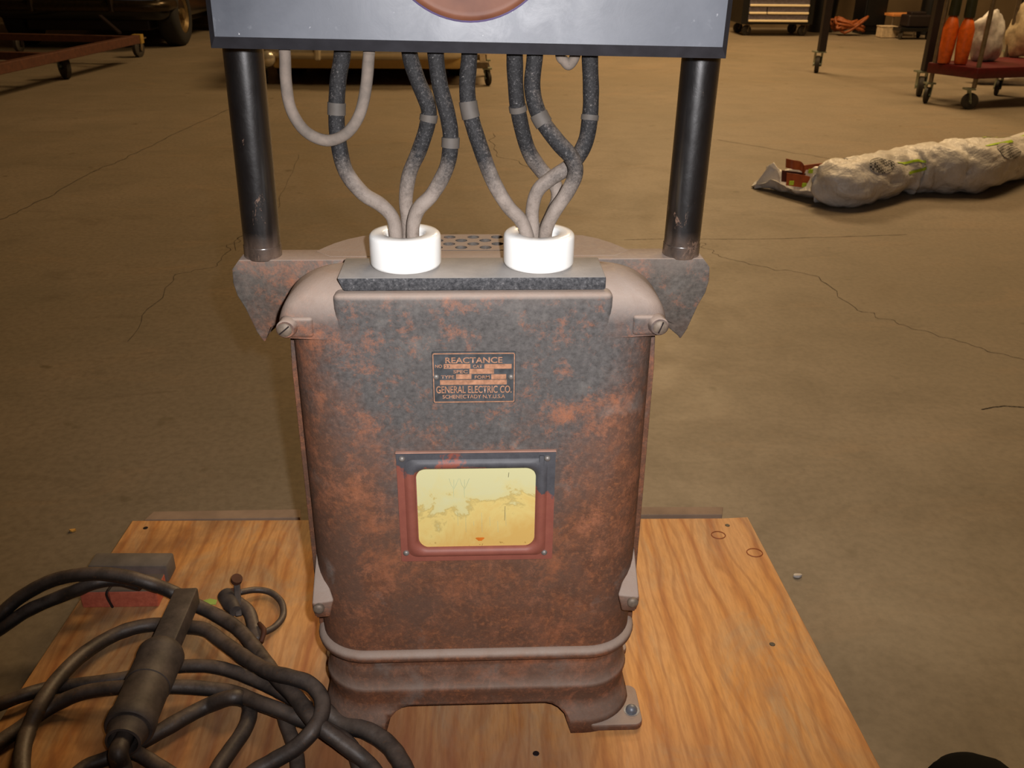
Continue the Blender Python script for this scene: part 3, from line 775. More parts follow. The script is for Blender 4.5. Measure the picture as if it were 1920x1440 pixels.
upcable([(768, 100), (783, 150), (803, 200), (801, 235), (786, 282), (768, 325), (761, 372), (764, 410), (766, 440), (764, 470)], 0.972, 0.965, rc, (803, 221, 2))
upcable([(817, 102), (825, 160), (840, 220), (845, 262), (838, 312), (812, 362), (786, 390), (776, 415), (774, 440), (776, 470)], 0.955, 0.940, rc, (845, 268, 2))
upcable([(880, 102), (876, 165), (882, 215), (902, 280), (925, 340), (952, 386), (976, 412), (988, 440), (992, 470)], 0.958, 0.940, rc, (880, 205, 3))
upcable([(965, 102), (967, 165), (974, 220), (990, 280), (1014, 318), (1040, 345), (1046, 372), (1034, 402), (1018, 436), (1012, 470)], 0.968, 0.962, rc, (970, 206, 1), yl=[0.968, 0.972, 0.976, 0.982, 0.984, 0.982, 0.976, 0.970, 0.964, 0.962])
upcable([(1003, 102), (998, 165), (1012, 218), (1044, 264), (1072, 296), (1079, 325), (1064, 360), (1040, 396), (1024, 432), (1022, 470)], 0.952, 0.940, rc, (1012, 220, 2), yl=[0.955, 0.950, 0.944, 0.938, 0.934, 0.932, 0.932, 0.934, 0.937, 0.940])
upcable([(1106, 102), (1108, 170), (1106, 220), (1097, 268), (1072, 308), (1034, 334), (1008, 358), (998, 395), (1000, 432), (1002, 470)], 0.970, 0.950, rc, (1107, 220, 1), yl=[0.972, 0.970, 0.966, 0.962, 0.956, 0.953, 0.953, 0.954, 0.952, 0.950])
upcable([(534, 98), (536, 150), (544, 200), (565, 238), (592, 258), (622, 263), (652, 248), (674, 215), (686, 165), (692, 100)], 0.93, 0.93, 0.0058, None, CORD)
P = [ony(532, 60, 0.945)]
upcable([(1050, 100), (1058, 114), (1066, 122), (1074, 114), (1080, 100)], 0.96, 0.96, 0.0052, None, CORD)
for (a_, b_) in (((692, 100), (692, 70)), ((1080, 100), (1082, 70))):
    mk('bare_cord', tube([ony(a_[0], a_[1]+2, 0.93 if a_[0] < 800 else 0.96), ony(b_[0], b_[1], 0.94 if a_[0] < 800 else 0.96)], 0.0058 if a_[0] < 800 else 0.0052, 16, 4), CORD, M0, 180)

# ------------------------------------------------------------ welding leads and handle on the board
RW = 0.0108
def zc(k): return BZ+RW+0.001+k
def lead(pix, r_=RW, name='welding_lead', label='', group='coiled leads on the board', mat_=RUBBER, n=10):
    P = [onz(px, py, zc(k)) for px, py, k in pix]
    return mk(name, tube(P, r_, 16, n, 0.06), mat_, None, 180, label=label, cat='cable', group=group, org=tuple(onz(pix[0][0], pix[0][1], BZ)))
def Z(x, y): return (x*0.34726, 940+y*0.3472)
def path(*p): return [(*Z(a, b), k) for a, b, k in p]
lead(path((-260, 820, -0.055), (-120, 720, -0.02), (0, 612, 0.0), (120, 512, 0.02), (290, 425, 0.045), (480, 392, 0.066), (650, 402, 0.066), (800, 440, 0.055), (930, 490, 0.03), (1050, 556, 0.012), (1200, 632, 0.006), (1310, 712, 0.010), (1420, 850, 0.020), (1500, 960, 0.03), (1600, 1060, 0.04), (1700, 1190, 0.045), (1840, 1300, 0.03), (1990, 1420, 0.012), (2080, 1560, 0.006), (2110, 1700, 0.0)),
     label='thick black lead arching over the red brick at left, passing behind the handle')
lead(path((-200, 800, -0.05), (0, 690, -0.02), (150, 590, 0.0), (330, 512, 0.016), (420, 478, 0.034), (520, 438, 0.044), (640, 425, 0.040), (760, 450, 0.036)), 0.0105, label='rust-stained lead running just below the topmost arc, off the left side')
lead(path((130, 1620, 0), (115, 1440, 0), (125, 1330, 0.002), (155, 1230, 0.006), (215, 1100, 0.02), (300, 975, 0.02), (420, 850, 0.012), (560, 752, 0.005), (700, 690, 0.003), (850, 665, 0.0), (1000, 678, 0.002), (1110, 695, 0.010), (1210, 765, 0.016), (1350, 862, 0.034), (1460, 922, 0.048), (1570, 950, 0.057), (1670, 985, 0.057), (1735, 1060, 0.053), (1735, 1150, 0.05), (1680, 1250, 0.044), (1590, 1335, 0.03), (1480, 1400, 0.02), (1350, 1480, 0.012), (1250, 1600, 0.006)),
     label='longest lead, from lower left behind the handle, curling over the right end of the bundle')
lead(path((-240, 1200, -0.02), (-60, 1120, 0.0), (120, 1050, 0.006), (260, 1010, 0.0), (420, 990, 0.0), (560, 972, 0.0), (720, 945, 0.0), (860, 905, 0.0), (1000, 890, 0.006), (1140, 892, 0.006), (1260, 920, 0.004), (1400, 975, 0.004), (1540, 1045, 0.008), (1660, 1115, 0.012)), 0.0098,
     label='lead crossing straight behind the middle of the handle, upper of the two')
lead(path((-160, 1420, 0), (0, 1300, 0.0), (110, 1225, 0.0), (260, 1120, 0.0), (430, 1040, 0.012), (600, 1010, 0.018), (780, 1005, 0.022), (960, 1002, 0.016), (1100, 1010, 0.012), (1250, 1030, 0.010), (1390, 1085, 0.020), (1500, 1125, 0.022), (1620, 1175, 0.018), (1780, 1240, 0.008), (1900, 1330, 0.003), (1960, 1500, 0)), 0.0102,
     label='lead crossing behind the handle just below the straight one')
lead(path((700, 1330, 0.004), (870, 1240, 0.004), (1000, 1165, 0.004), (1130, 1100, 0.004), (1260, 1058, 0.022), (1340, 1085, 0.0), (1345, 1165, 0.0), (1310, 1250, 0.0), (1240, 1350, 0.0), (1180, 1440, 0.0), (1120, 1560, 0)),
     label='lead bending from the lower end of the handle round to the bottom edge')
lead(path((1530, 1150, 0.0), (1560, 1240, 0.0), (1590, 1320, 0.0), (1605, 1400, 0.0), (1610, 1540, 0)), 0.0098, label='short dark lead end dropping from under the bundle to the bottom edge')
lead(path((1740, 1120, 0.012), (1840, 1200, 0.0), (1960, 1230, 0.003), (2080, 1300, 0.0), (2160, 1400, 0.0), (2220, 1540, 0)), 0.0125, label='rightmost thick lead, leaving the bundle in front of the machine foot')
lead(path((380, 1500, 0.0), (470, 1430, 0.0), (560, 1395, 0.0), (700, 1350, 0.0), (850, 1425, 0.0), (960, 1500, 0)), 0.0095, label='lead bent under the lower end of the handle at the bottom edge')

hd = thing('electrode_handle', onz(300, 1250, BZ), 'dusty dark cylindrical connector handle lying across the coiled leads', 'handle')
hA = onz(352, 1116, BZ+0.045); hB = onz(232, 1388, BZ+0.060); hd_ = (hB-hA); HL = hd_.length; hn = hd_.normalized()
def hp_(t_): return hA+hd_*t_
mk('flat_shank', bar(hp_(0.0), hp_(0.50), 0.036, 0.030, 0.0035), HANDLE, hd, 40)
mk('barrel', lathe(hp_(0.44), hn, [(0, 0.020), (0.001, 0.029), (0.008, 0.0325), (0.018, 0.0325), (0.022, 0.0310), (HL*0.24, 0.0310), (HL*0.242, 0.0298), (HL*0.42, 0.0300), (HL*0.44, 0.0318), (HL*0.49, 0.0318), (HL*0.50, 0.0295)], 40), HANDLE, hd, 40)
mk('end_collar', lathe(hp_(0.925), hn, [(0, 0.027), (0.006, 0.0265), (0.02, 0.0225), (0.026, 0.0222), (0.027, 0.019), (0.015, 0.0175)], 32), HANDLE, hd, 40)
e = hp_(1.0)
P = [hp_(0.97), e+hn*0.02, onz(229, 1440, BZ+0.04), onz(240, 1500, BZ+0.02), onz(270, 1600, BZ+0.015)]
mk('lead_tail', tube(P, 0.0118, 16, 8), RUBBER, hd, 180)

# brick, strap, grey block
bk = thing('red_brick', onz(225, 1138, BZ), 'short red brick with a dusty dark top, on plywood under the leads', 'brick')
f0 = onz(155, 1140, BZ); f1 = onz(298, 1138, BZ); hgt = 0.032
def bbox3(p, q, depth, h, bev):
    d = (q-p); n2_ = V((-d.y, d.x, 0)).normalized(); 
    poly = [(p.x, p.y), (q.x, q.y), (q.x+n2_.x*depth, q.y+n2_.y*depth), (p.x+n2_.x*depth, p.y+n2_.y*depth)]
    return bevd(prism(poly, BZ, BZ+h, 'z'), bev, 2)
mid_ = f0+(f1-f0)*0.37
mk('brick_piece', bbox3(f0, mid_-V((0.001, 0, 0)), 0.045, hgt, 0.002), BRICK, bk)
mk('brick_piece', bbox3(mid_+V((0.001, 0, 0)), f1, 0.045, hgt, 0.002), BRICK, bk)
P = [mid_+V((0.004, -0.002, 0.002)), mid_+V((-0.001, -0.002, hgt*0.7)), mid_+V((0.0, 0.0, hgt+0.001)), mid_+V((0.004, 0.02, hgt+0.002)), mid_+V((0.008, 0.044, hgt+0.002))]
mk('black_strap', tube(P, 0.0019, 6, 6), BLACKM, bk)
g0 = onz(170, 1092, BZ); g1 = onz(318, 1092, BZ)
mk('grey_block', bbox3(g0, g1, 0.038, 0.034, 0.004), GREYB, None, 40, label='grey dusty block on the plywood just behind the red brick', cat='block', org=tuple(g0))
# ground clamp with thin wire ring
gc = thing('ground_clamp', onz(445, 1150, BZ), 'small rusty ground clamp with a thin wire loop, between brick and machine', 'clamp')
P = [onz(*Z(1290, 492), BZ+0.02), onz(*Z(1380, 478), BZ+0.012), onz(*Z(1460, 492), BZ+0.008), onz(*Z(1520, 545), BZ+0.006), onz(*Z(1528, 620), BZ+0.006), onz(*Z(1480, 680), BZ+0.008), onz(*Z(1410, 715), BZ+0.012)]
mk('wire_loop', tube(P, 0.0052, 12, 8, 0.05), RUBBER, gc, 180)
mk('jaw', bar(onz(*Z(1278, 425), BZ+0.045), onz(*Z(1290, 620), BZ+0.014), 0.010, 0.006, 0.0015), HANDLE, gc)
mk('jaw', bar(onz(*Z(1258, 470), BZ+0.03), onz(*Z(1262, 600), BZ+0.012), 0.008, 0.006, 0.0015), RUSTY, gc)
mk('jaw_hub', lathe(onz(*Z(1215, 500), BZ+0.022), onz(*Z(1300, 640), BZ)-onz(*Z(1215, 500), BZ), [(0, 0.008), (0.004, 0.0135), (0.03, 0.0135), (0.05, 0.009)], 20), HANDLE, gc, 40)
mk('clamp_arm', tube([onz(*Z(1285, 545), BZ+0.018), onz(*Z(1345, 600), BZ+0.016), onz(*Z(1370, 680), BZ+0.015), onz(*Z(1390, 760), BZ+0.012)], 0.010, 14, 8, 0.1), RUBBER, gc, 180)
mk('clamp_bolt', cyl(onz(*Z(1275, 430), BZ+0.045), onz(*Z(1280, 415), BZ+0.052), 0.009, 12), RUSTY, gc, 40)
mk('wire_tie', tube([onz(*Z(1400, 660), BZ+0.026), onz(*Z(1425, 700), BZ+0.028), onz(*Z(1410, 760), BZ+0.02)], 0.004, 8, 6, 0.2), RUSTY, gc, 180)
g = [onz(*Z(a, b), BZ+0.006+c*0.004) for a, b, c in ((1095, 535, 0), (1135, 524, 1), (1172, 532, 2), (1165, 556, 2), (1125, 556, 1))]
mk('green_scrap', bevd((g+[q-V((0, 0, 0.001)) for q in g], [(0, 1, 2, 3, 4), (9, 8, 7, 6, 5)]+[(i, (i+1) % 5, 5+(i+1) % 5, 5+i) for i in range(5)]), 0.0002, 1), GREEN, None, label='small light green scrap beside the handle under a lead', cat='scrap', org=tuple(onz(392, 1126, BZ)))

# scraps on the floor
def flake(px, py, r_, m_, name, label, cat):
    c = onz(px, py, 0.0); n = 9
    top_ = [c+V((r_*cos(a)*(1+0.5*random.random()), r_*0.7*sin(a)*(1+0.4*random.random()), 0.003+0.003*random.random())) for a in [2*pi*k/n for k in range(n)]]
    bot = [V((q.x, q.y, 0.0008)) for q in top_]
    mk(name, (top_+bot, [tuple(range(n)), tuple(range(n, 2*n))]+[(i, (i+1) % n, n+(i+1) % n, n+i) for i in range(n)]), m_, None, label=label, cat=cat, org=tuple(c))
flake(137, 996, 0.0055, LEAF, 'dry_leaf', 'tiny dry yellow leaf on concrete left of the plywood', 'leaf')
flake(1495, 1081, 0.006, WHITEP, 'paper_scrap', 'tiny white paper scrap on concrete right of the plywood', 'scrap')

# photographer's black shoe at the lower right
sh = thing('black_shoe', (0.72, 0.76, 0), 'toe of a black leather shoe on the floor at the lower right corner', 'shoe')
secs = []
tip = onz(1800, 1412, 0.03); tx, ty = tip.x+0.0, tip.y+0.004
for t_, hw, h in ((0, 0.012, 0.016), (0.006, 0.032, 0.026), (0.02, 0.054, 0.036), (0.05, 0.062, 0.045), (0.09, 0.062, 0.055), (0.14, 0.044, 0.075), (0.19, 0.037, 0.09), (0.25, 0.035, 0.095), (0.285, 0.026, 0.09)):
    secs.append([(tx+hw*cos(a)+t_*0.12, ty-t_, 0.014+max(0, sin(a))**0.8*h*0.8+min(0, sin(a))*0.001) for a in [2*pi*k/24 for k in range(24)]])
mk('upper', loft(secs), SHOE, sh, 60)
secs2 = [[(tx+t_*0.12+hw, ty-t_, z) for hw, z in ((-w_, 0.0), (w_, 0.0), (w_, 0.016), (-w_, 0.016))] for t_, w_ in ((-0.004, 0.014), (0.006, 0.036), (0.02, 0.057), (0.05, 0.065), (0.09, 0.065), (0.14, 0.048), (0.25, 0.040), (0.29, 0.030))]
mk('sole', loft(secs2), SHOE, sh)

# ------------------------------------------------------------ casters helper
def caster(parent, fx, fy, wr, wt, ang, top, fork_m=GALV, wheel_m=CRUBBER):
    """wheel touching the floor at fx,fy, rolling direction ang, plate at height top"""
    ax = V((-sin(ang), cos(ang), 0)); rd = V((cos(ang), sin(ang), 0)); c = V((fx, fy, wr))
    wobj = mk('caster', merge(bar(c+rd*-0.0+ax*(wt*0.75)+V((0, 0, -wr*0.25)), c+rd*wr*0.35+ax*(wt*0.75)+V((0, 0, top-wr-0.01)), wr*0.6, 0.005), bar(c-ax*(wt*0.75)+V((0, 0, -wr*0.25)), c+rd*wr*0.35-ax*(wt*0.75)+V((0, 0, top-wr-0.01)), wr*0.6, 0.005), box(c+rd*wr*0.35+V((0, 0, top-wr-0.008)), (wt*2.6, wt*2.6, 0.012)), cyl(c+ax*wt*0.95, c-ax*wt*0.95, wr*0.14, 10)), fork_m, parent)
    mk('caster_wheel', lathe(c-ax*wt/2, ax, [(0, wr*0.55), (0, wr*0.9), (wt*0.12, wr), (wt*0.88, wr), (wt, wr*0.9), (wt, wr*0.55)], 24), wheel_m, wobj, 50)

# ------------------------------------------------------------ big bag on the floor at right
bag = thing('plastic_bag', onz(1600, 397, 0), 'long white plastic bag with lime print lying on concrete, straps spilling out', 'bag')
st = [(1560, 388, 300), (1600, 397, 300), (1650, 386, 292), (1700, 372, 280), (1740, 370, 272), (1800, 371, 267), (1855, 368, 262), (1920, 342, 257), (2010, 322, 240), (2120, 330, 236), (2200, 320, 262)]
SECB = []
for i, (px, yb, yt) in enumerate(st):
    pbm = onz(px, yb, 0.0); ppm = F/((pbm-CLOC).dot(-(CROT @ V((0, 0, 1)))))
    h = (yb-yt)/ppm*0.93; SECB.append((pbm, h*0.5))
CTR = spline([p+V((-0.12, 1, 0))*rr+V((0, 0, rr*0.96)) for p, rr in SECB], 10)
RAD = spline([V((rr, 0, 0)) for p, rr in SECB], 10); RAD = [q.x for q in RAD]
def surf(i, phi, off=0.0):
    i0 = max(0, min(len(CTR)-1, int(i))); i1 = min(len(CTR)-1, i0+1); fr = i-i0
    c = CTR[i0].lerp(CTR[i1], fr); r_ = RAD[i0]*(1-fr)+RAD[i1]*fr
    tg = CTR[min(len(CTR)-1, i0+1)]-CTR[max(0, i0-1)]; tg.z = 0; tg.normalize(); nn = V((tg.y, -tg.x, 0))  # towards the camera
    q = c+nn*(r_*1.05*cos(phi))+V((0, 0, r_*sin(phi)))
    fold = 0.022*noise.noise(V((i*0.22+phi*1.3, phi*1.2, 3)))+0.007*noise.noise(V((i*0.3-phi*2.0, phi*2.2, 7)))
    cr = abs(noise.noise(V((i*0.13, phi*2.0-i*0.16, 11)))); fold -= 0.02*max(0, 0.16-cr)
    dd = (q-c).normalized(); q = q+dd*(fold+off)
    if q.z < 0.002: q.z = 0.002+abs(off)*0.2
    return q
vs, fs = [], []; NS = 48; NI = len(CTR)*2-1
for i in range(NI):
    for k in range(NS): vs.append(surf(i/2, 2*pi*k/NS))
for i in range(NI-1):
    for k in range(NS): fs.append((i*NS+k, i*NS+(k+1) % NS, (i+1)*NS+(k+1) % NS, (i+1)*NS+k))
fs.append(tuple((NI-1)*NS+k for k in range(NS)))
tb = mk('bag_tube', (vs, fs), FILM, bag, 180); tb.modifiers.new('s', 'SOLIDIFY').thickness = 0.003
# open mouth: a trough of film to the left
tr = [(1414, 352, 0.010, 0.02), (1432, 357, 0.045, 0.04), (1452, 362, 0.10, 0.07), (1478, 370, 0.075, 0.10), (1510, 379, 0.085, 0.115), (1545, 386, 0.10, 0.12), (1572, 391, 0.125, 0.125)]
rings = []
for j, (px, yb, h, dep) in enumerate(spline([V((a, b, c*1000)) for a, b, c, d in tr], 5) and [(v.x, v.y, v.z/1000, 0) for v in spline([V((a, b, c*1000)) for a, b, c, d in tr], 5)]):
    dps = 0.02+0.11*min(1, (px-1412)/90); p0 = onz(px, yb, 0.0); ring = []
    for k in range(15):
        u = k/14; a = pi*u
        y = p0.y+dps*(1-cos(a)); z = 0.004+h*(abs(cos(a))**2.2)*(0.55 if u < 0.5 else 1.05)
        z += 0.010*noise.noise(V((j*0.4, u*5, 2))); x = p0.x+0.02*noise.noise(V((j*0.3, u*4, 8)))+0.03*(u-0.5)
        ring.append((x, y+0.012*noise.noise(V((j*0.5, u*3, 5))), max(0.003, z)))
    rings.append(ring)
mth = mk('bag_mouth', loft(rings, False, False, False), FILM, bag, 180); mth.modifiers.new('s', 'SOLIDIFY').thickness = 0.003
# torn flap
fpix = [(1414, 354, 0.0), (1420, 340, 0.06), (1443, 310, 0.13), (1456, 318, 0.12), (1464, 334, 0.09), (1462, 352, 0.04), (1440, 350, 0.02)]
q = [ony(a, b, onz(1436, 360, 0).y+0.05) for a, b, c in fpix]
q = [V((v.x, v.y+0.02*noise.noise(v*20), max(0.004, v.z))) for v in q]
mk('torn_flap', (q+[v+V((0.0, 0.004, 0)) for v in q], [tuple(range(7)), tuple(range(7, 14))]+[(i, (i+1) % 7, 7+(i+1) % 7, 7+i) for i in range(7)]), FILM, bag)
# prints that follow the film
def findi(px):
    return min(range(len(CTR)), key=lambda i: abs(projx(CTR[i])-px))
def proj(p):
    v = CROT.transposed() @ (V(p)-CLOC); return 960+F*v.x/-v.z, 720-F*v.y/-v.z
def projx(p): return proj(p)[0]
def patch(i0, i1, f0_, f1_, m_, name='print', skew=0, nI=10, nP=8):
    vs, fs = [], []
    for a in range(nI+1):
        for b_ in range(nP+1):
            i = i0+(i1-i0)*a/nI; ph = f0_+(f1_-f0_)*b_/nP+skew*(a/nI); vs.append(surf(i, ph, 0.0032))
    for a in range(nI):
        for b_ in range(nP): fs.append((a*(nP+1)+b_, (a+1)*(nP+1)+b_, (a+1)*(nP+1)+b_+1, a*(nP+1)+b_+1))
    mk(name, (vs, fs), m_, bag, 180)
def disc(px, phi, di, dphi, m_):
    i = findi(px); vs = [surf(i, phi, 0.0035)]; n = 28; fs = []
    R3 = 4
    for r_ in range(1, R3+1):
        for k in range(n): a = 2*pi*k/n; vs.append(surf(i+di*cos(a)*r_/R3, phi+dphi*sin(a)*r_/R3, 0.0035))
    for k in range(n): fs.append((0, 1+k, 1+(k+1) % n))
    for r_ in range(R3-1):
        for k in range(n): fs.append((1+r_*n+k, 1+(r_+1)*n+k, 1+(r_+1)*n+(k+1) % n, 1+r_*n+(k+1) % n))
    mk('round_print', (vs, fs), m_, bag, 180)
disc(1622, 0.85, 4.0, 0.38, HATCH); disc(1846, 0.75, 2.6, 0.40, HATCH)
patch(findi(1645), findi(1708), 0.75, 0.86, LIME, skew=-0.30)
patch(findi(1660), findi(1712), 0.18, 0.30, LIME, skew=0.03)
patch(findi(1825), findi(1868), 1.10, 1.22, LIME, skew=-0.02)
patch(findi(1835), findi(1990), 1.62, 1.70, LIME, skew=0.0, nI=24)
# contents: webbing straps
def ribbon(pts, wd, m_, parent, name):
    S = spline(pts, 8); vs, fs = [], []
    for i, p in enumerate(S):
        for s in (-0.5, 0.5):
            for d in (0, 0.006): vs.append(p+V((0, 0.3*s*wd, s*wd))+V((0, d, 0)))
    n = len(S)
    for i in range(n-1):
        o = i*4; a = o+4
        fs += [(o, o+2, a+2, a), (o+1, a+1, a+3, o+3), (o, a, a+1, o+1), (o+2, o+3, a+3, a+2)]
    fs += [(0, 1, 3, 2), ((n-1)*4, (n-1)*4+2, (n-1)*4+3, (n-1)*4+1)]
    mk(name, (vs, fs), m_, parent)
yb_ = onz(1510, 370, 0).y+0.09
sb = thing('strap_bundle', (ony(1515, 330, yb_).x, yb_, 0), 'rust orange webbing straps spilling from the mouth of the white bag', 'straps')
def PB(px, py, dy=0): return ony(px, py, yb_+dy)
ribbon([PB(1474, 306, 0.02), PB(1487, 309), PB(1502, 312, 0.02), PB(1508, 322), PB(1504, 332, 0.01)], 0.040, STRAP, sb, 'strap')
ribbon([PB(1466, 330, 0.0), PB(1500, 334, 0.01), PB(1530, 341, 0.02), PB(1560, 344)], 0.05, STRAPD, sb, 'strap')
ribbon([PB(1505, 322, 0.03), PB(1530, 319, 0.03), PB(1550, 318, 0.03), PB(1568, 325, 0.02)], 0.055, STRAP, sb, 'strap')
ribbon([PB(1475, 336, -0.015), PB(1510, 341, -0.015), PB(1540, 348, -0.01), PB(1566, 340)], 0.055, STRAP, sb, 'strap')
ribbon([PB(1500, 331, 0.035), PB(1530, 333, 0.035), PB(1560, 333, 0.03)], 0.07, STRAPD, sb, 'strap')
for a_, b_ in ((1520, 321), (1568, 334), (1484, 343), (1508, 347), (1532, 352), (1560, 352)):
    p = PB(a_, b_, -0.022); mk('lime_tag', box(p, (0.022, 0.004, 0.02), 0.001, 1), LIME, sb)

# ------------------------------------------------------------ utility cart at right with its load
cA, cB, cC = onz(1737, 193, 0), onz(1817, 205, 0), onz(1867, 181, 0)
cC = cB+V((0.75, 0.45, 0)); u_ = (cC-cB).normalized(); v_ = V((-u_.y, u_.x, 0))
cA = cB+v_*0.55*(1)+V((-0.10, -0.05, 0)); 
cA = onz(1737, 193, 0)
cart = thing('utility_cart', (cB.x, cB.y, 0), 'burgundy utility cart with grey tube uprights on casters at right', 'cart')
cD = onz(1869, 178, 0); cE = cD+(cB-cA)*1.0+V((0.25, -0.15, 0))
SHZ = 0.30
for nm, p in (('A', cA), ('B', cB), ('D', cD), ('E', cE)):
    mk('upright', cyl((p.x, p.y, 0.15), (p.x, p.y, 1.0), 0.0165, 14), GREYT, cart, 40)
    caster(cart, p.x-0.01, p.y, 0.058, 0.026, 0.9 if nm != 'B' else 2.9, 0.15)
def shelf(z):
    P = [cB+V((-0.02, -0.04, 0)), cE+V((0.05, -0.03, 0)), cD+V((0.06, 0.04, 0)), cA+V((-0.04, 0.02, 0))]
    mk('shelf', bevd(prism([(p.x, p.y) for p in P], z-0.075, z, 'z'), 0.008, 2), BURG, cart, 40)
shelf(0.29)
for p, q in ((cA, cB), (cB, cE), (cE, cD), (cD, cA)): mk('unseen_top_rail', cyl((p.x, p.y, 1.0), (q.x, q.y, 1.0), 0.0165, 12), GREYT, cart, 40)  # unseen open rim, no upper shelf, so the load below stays lit
def bottle(px, py, tpx, tpy, r_, label):
    base_ = onz(px, py, 0.291); top_ = ony(tpx, tpy, base_.y+0.03); d = top_-base_; L = d.length
    o = thing('orange_bottle', base_, label, 'bottle', 'orange bottles on the cart')
    mk('bottle_body', lathe(base_, d, [(0, r_*0.7), (0.01, r_*0.85), (L*0.35, r_), (L*0.75, r_*1.05), (L*0.92, r_*0.75), (L, r_*0.5)], 20), ORNG, o, 50)
    mk('bottle_neck', lathe(base_+d, d, [(0, r_*0.7), (0.02, r_*0.75), (0.14, r_*0.7), (0.15, r_*0.4)], 16), GRNB, o, 50)
bottle(1769, 119, 1788, 30, 0.052, 'tall orange bottle with dark neck on the cart, left one')
bottle(1800, 121, 1817, 34, 0.052, 'tall orange bottle with dark neck on the cart, right one')
def sack(c, sx, sy, sz, m_, name, label, cat, seed, rough=0.25):
    bm = bmesh.new(); bmesh.ops.create_icosphere(bm, subdivisions=4, radius=1)
    for v in bm.verts:
        n_ = noise.noise(v.co*1.6+V((seed, 0, 0)))*rough+noise.noise(v.co*4+V((seed, 3, 0)))*rough*0.4
        q = v.co*(1+n_); v.co = V((q.x*sx, q.y*sy, max(-0.85, q.z)*sz))+V(c)+V((0, 0, sz*0.85))
    mk(name, bm, m_, None, 180, label=label, cat=cat, org=tuple(c))
p = onz(1850, 118, 0.29); sack((p.x+0.03, p.y+0.14, 0.291), 0.125, 0.11, 0.19, WHITEP, 'white_sack', 'white sack standing on the cart between the grey uprights', 'sack', 3)
p = onz(1915, 112, 0.29); sack((p.x+0.10, p.y+0.20, 0.291), 0.14, 0.11, 0.22, simple('cream_film', (206, 186, 150), 0.5), 'cream_sack', 'cream plastic sack on the cart at the right picture edge', 'sack', 9)
p = onz(1915, 168, 0); sack((p.x+0.10, p.y+0.35, 0.0), 0.36, 0.14, 0.085, FILM, 'crumpled_film', 'crumpled pale plastic film on the floor behind the cart casters', 'plastic', 14, 0.35)
# red and orange boxes high on the cart's load
p = onz(1868, 60, 0.39)

# black table with galvanised casters
tb_ = thing('rolling_table', onz(1530, 136, 0), 'black steel rolling frame with square legs and galvanised casters, behind the cart', 'table')
tp1 = onz(1530, 136, 0); tp2_ = onz(1722, 180, 0)
w1 = V((1.9, 0.15, 0))
for i, p in enumerate((tp1, tp2_, tp1+w1, tp2_+w1)):
    mk('leg', box((p.x+0.02, p.y, 0.62), (0.065, 0.065, 0.86), 0.004), BLACKM, tb_)
    caster(tb_, p.x, p.y, 0.075, 0.04, 1.2, 0.19)
cx = (tp1+tp2_+w1)/2
tq = [tp2_, tp2_+w1, tp1+w1, tp1]
for k in range(4): mk('unseen_top_rail', bar(tq[k]+V((0.02, 0, 1.08)), tq[(k+1) % 4]+V((0.02, 0, 1.08)), 0.06, 0.06, 0.003), BLACKM, tb_)  # unseen open top, shaped as bars to let light through in stripes
for k in (0.33, 0.66): mk('cross_rail', bar(tp2_.lerp(tp2_+w1, k)+V((0.02, 0, 1.08)), tp1.lerp(tp1+w1, k)+V((0.02, 0, 1.08)), 0.05, 0.04, 0.003), BLACKM, tb_)  # more unseen bars of the open top, there for their stripe shadows

# tool chest against the back wall
tcx = ony(1456, 50, 12.6).x
tc = thing('tool_chest', (tcx, 12.9, 0), 'black rolling tool chest with grey drawers and bright pulls against the back wall', 'tool chest')
hwid = (ony(1522, 40, 12.6).x-ony(1388, 40, 12.6).x)/2
dz0 = ony(1456, 42, 12.6).z
mk('chest_body', box((tcx, 12.9, dz0+0.45), (hwid*2, 0.6, 0.95), 0.01), BLKBOX, tc)
dw = (ony(1512, 30, 12.6).x-ony(1401, 30, 12.6).x)
zc_ = [ony(1456, y_, 12.6).z for y_ in (39, 24.5, 10, -5, -20, -35, -55)]
for i, z in enumerate(zc_):
    nz_ = zc_[i+1] if i+1 < len(zc_) else z+0.13
    if i == 1:
        for xa_, xb_ in ((-dw/2, -dw*0.21), (-dw*0.195, dw/2)):
            dr = mk('drawer', box((tcx+(xa_+xb_)/2, 12.59, (z+nz_)/2-0.015), (xb_-xa_, 0.03, (nz_-z)-0.01), 0.003), DRAWER, tc)
            mk('pull', box((tcx+(xa_+xb_)/2, 12.57, z), (xb_-xa_, 0.03, 0.026), 0.006), ALU, dr)
    else:
        dr = mk('drawer', box((tcx, 12.59, (z+nz_)/2-0.015), (dw, 0.03, (nz_-z)-0.01), 0.003), DRAWER, tc)
        mk('pull', box((tcx, 12.57, z), (dw, 0.03, 0.026), 0.006), ALU, dr)
for sx in (-1, 1):
    for sy in (12.68, 13.1): caster(tc, tcx+sx*(hwid-0.1), sy, 0.065, 0.04, 0.2, dz0-0.02, GREYT)

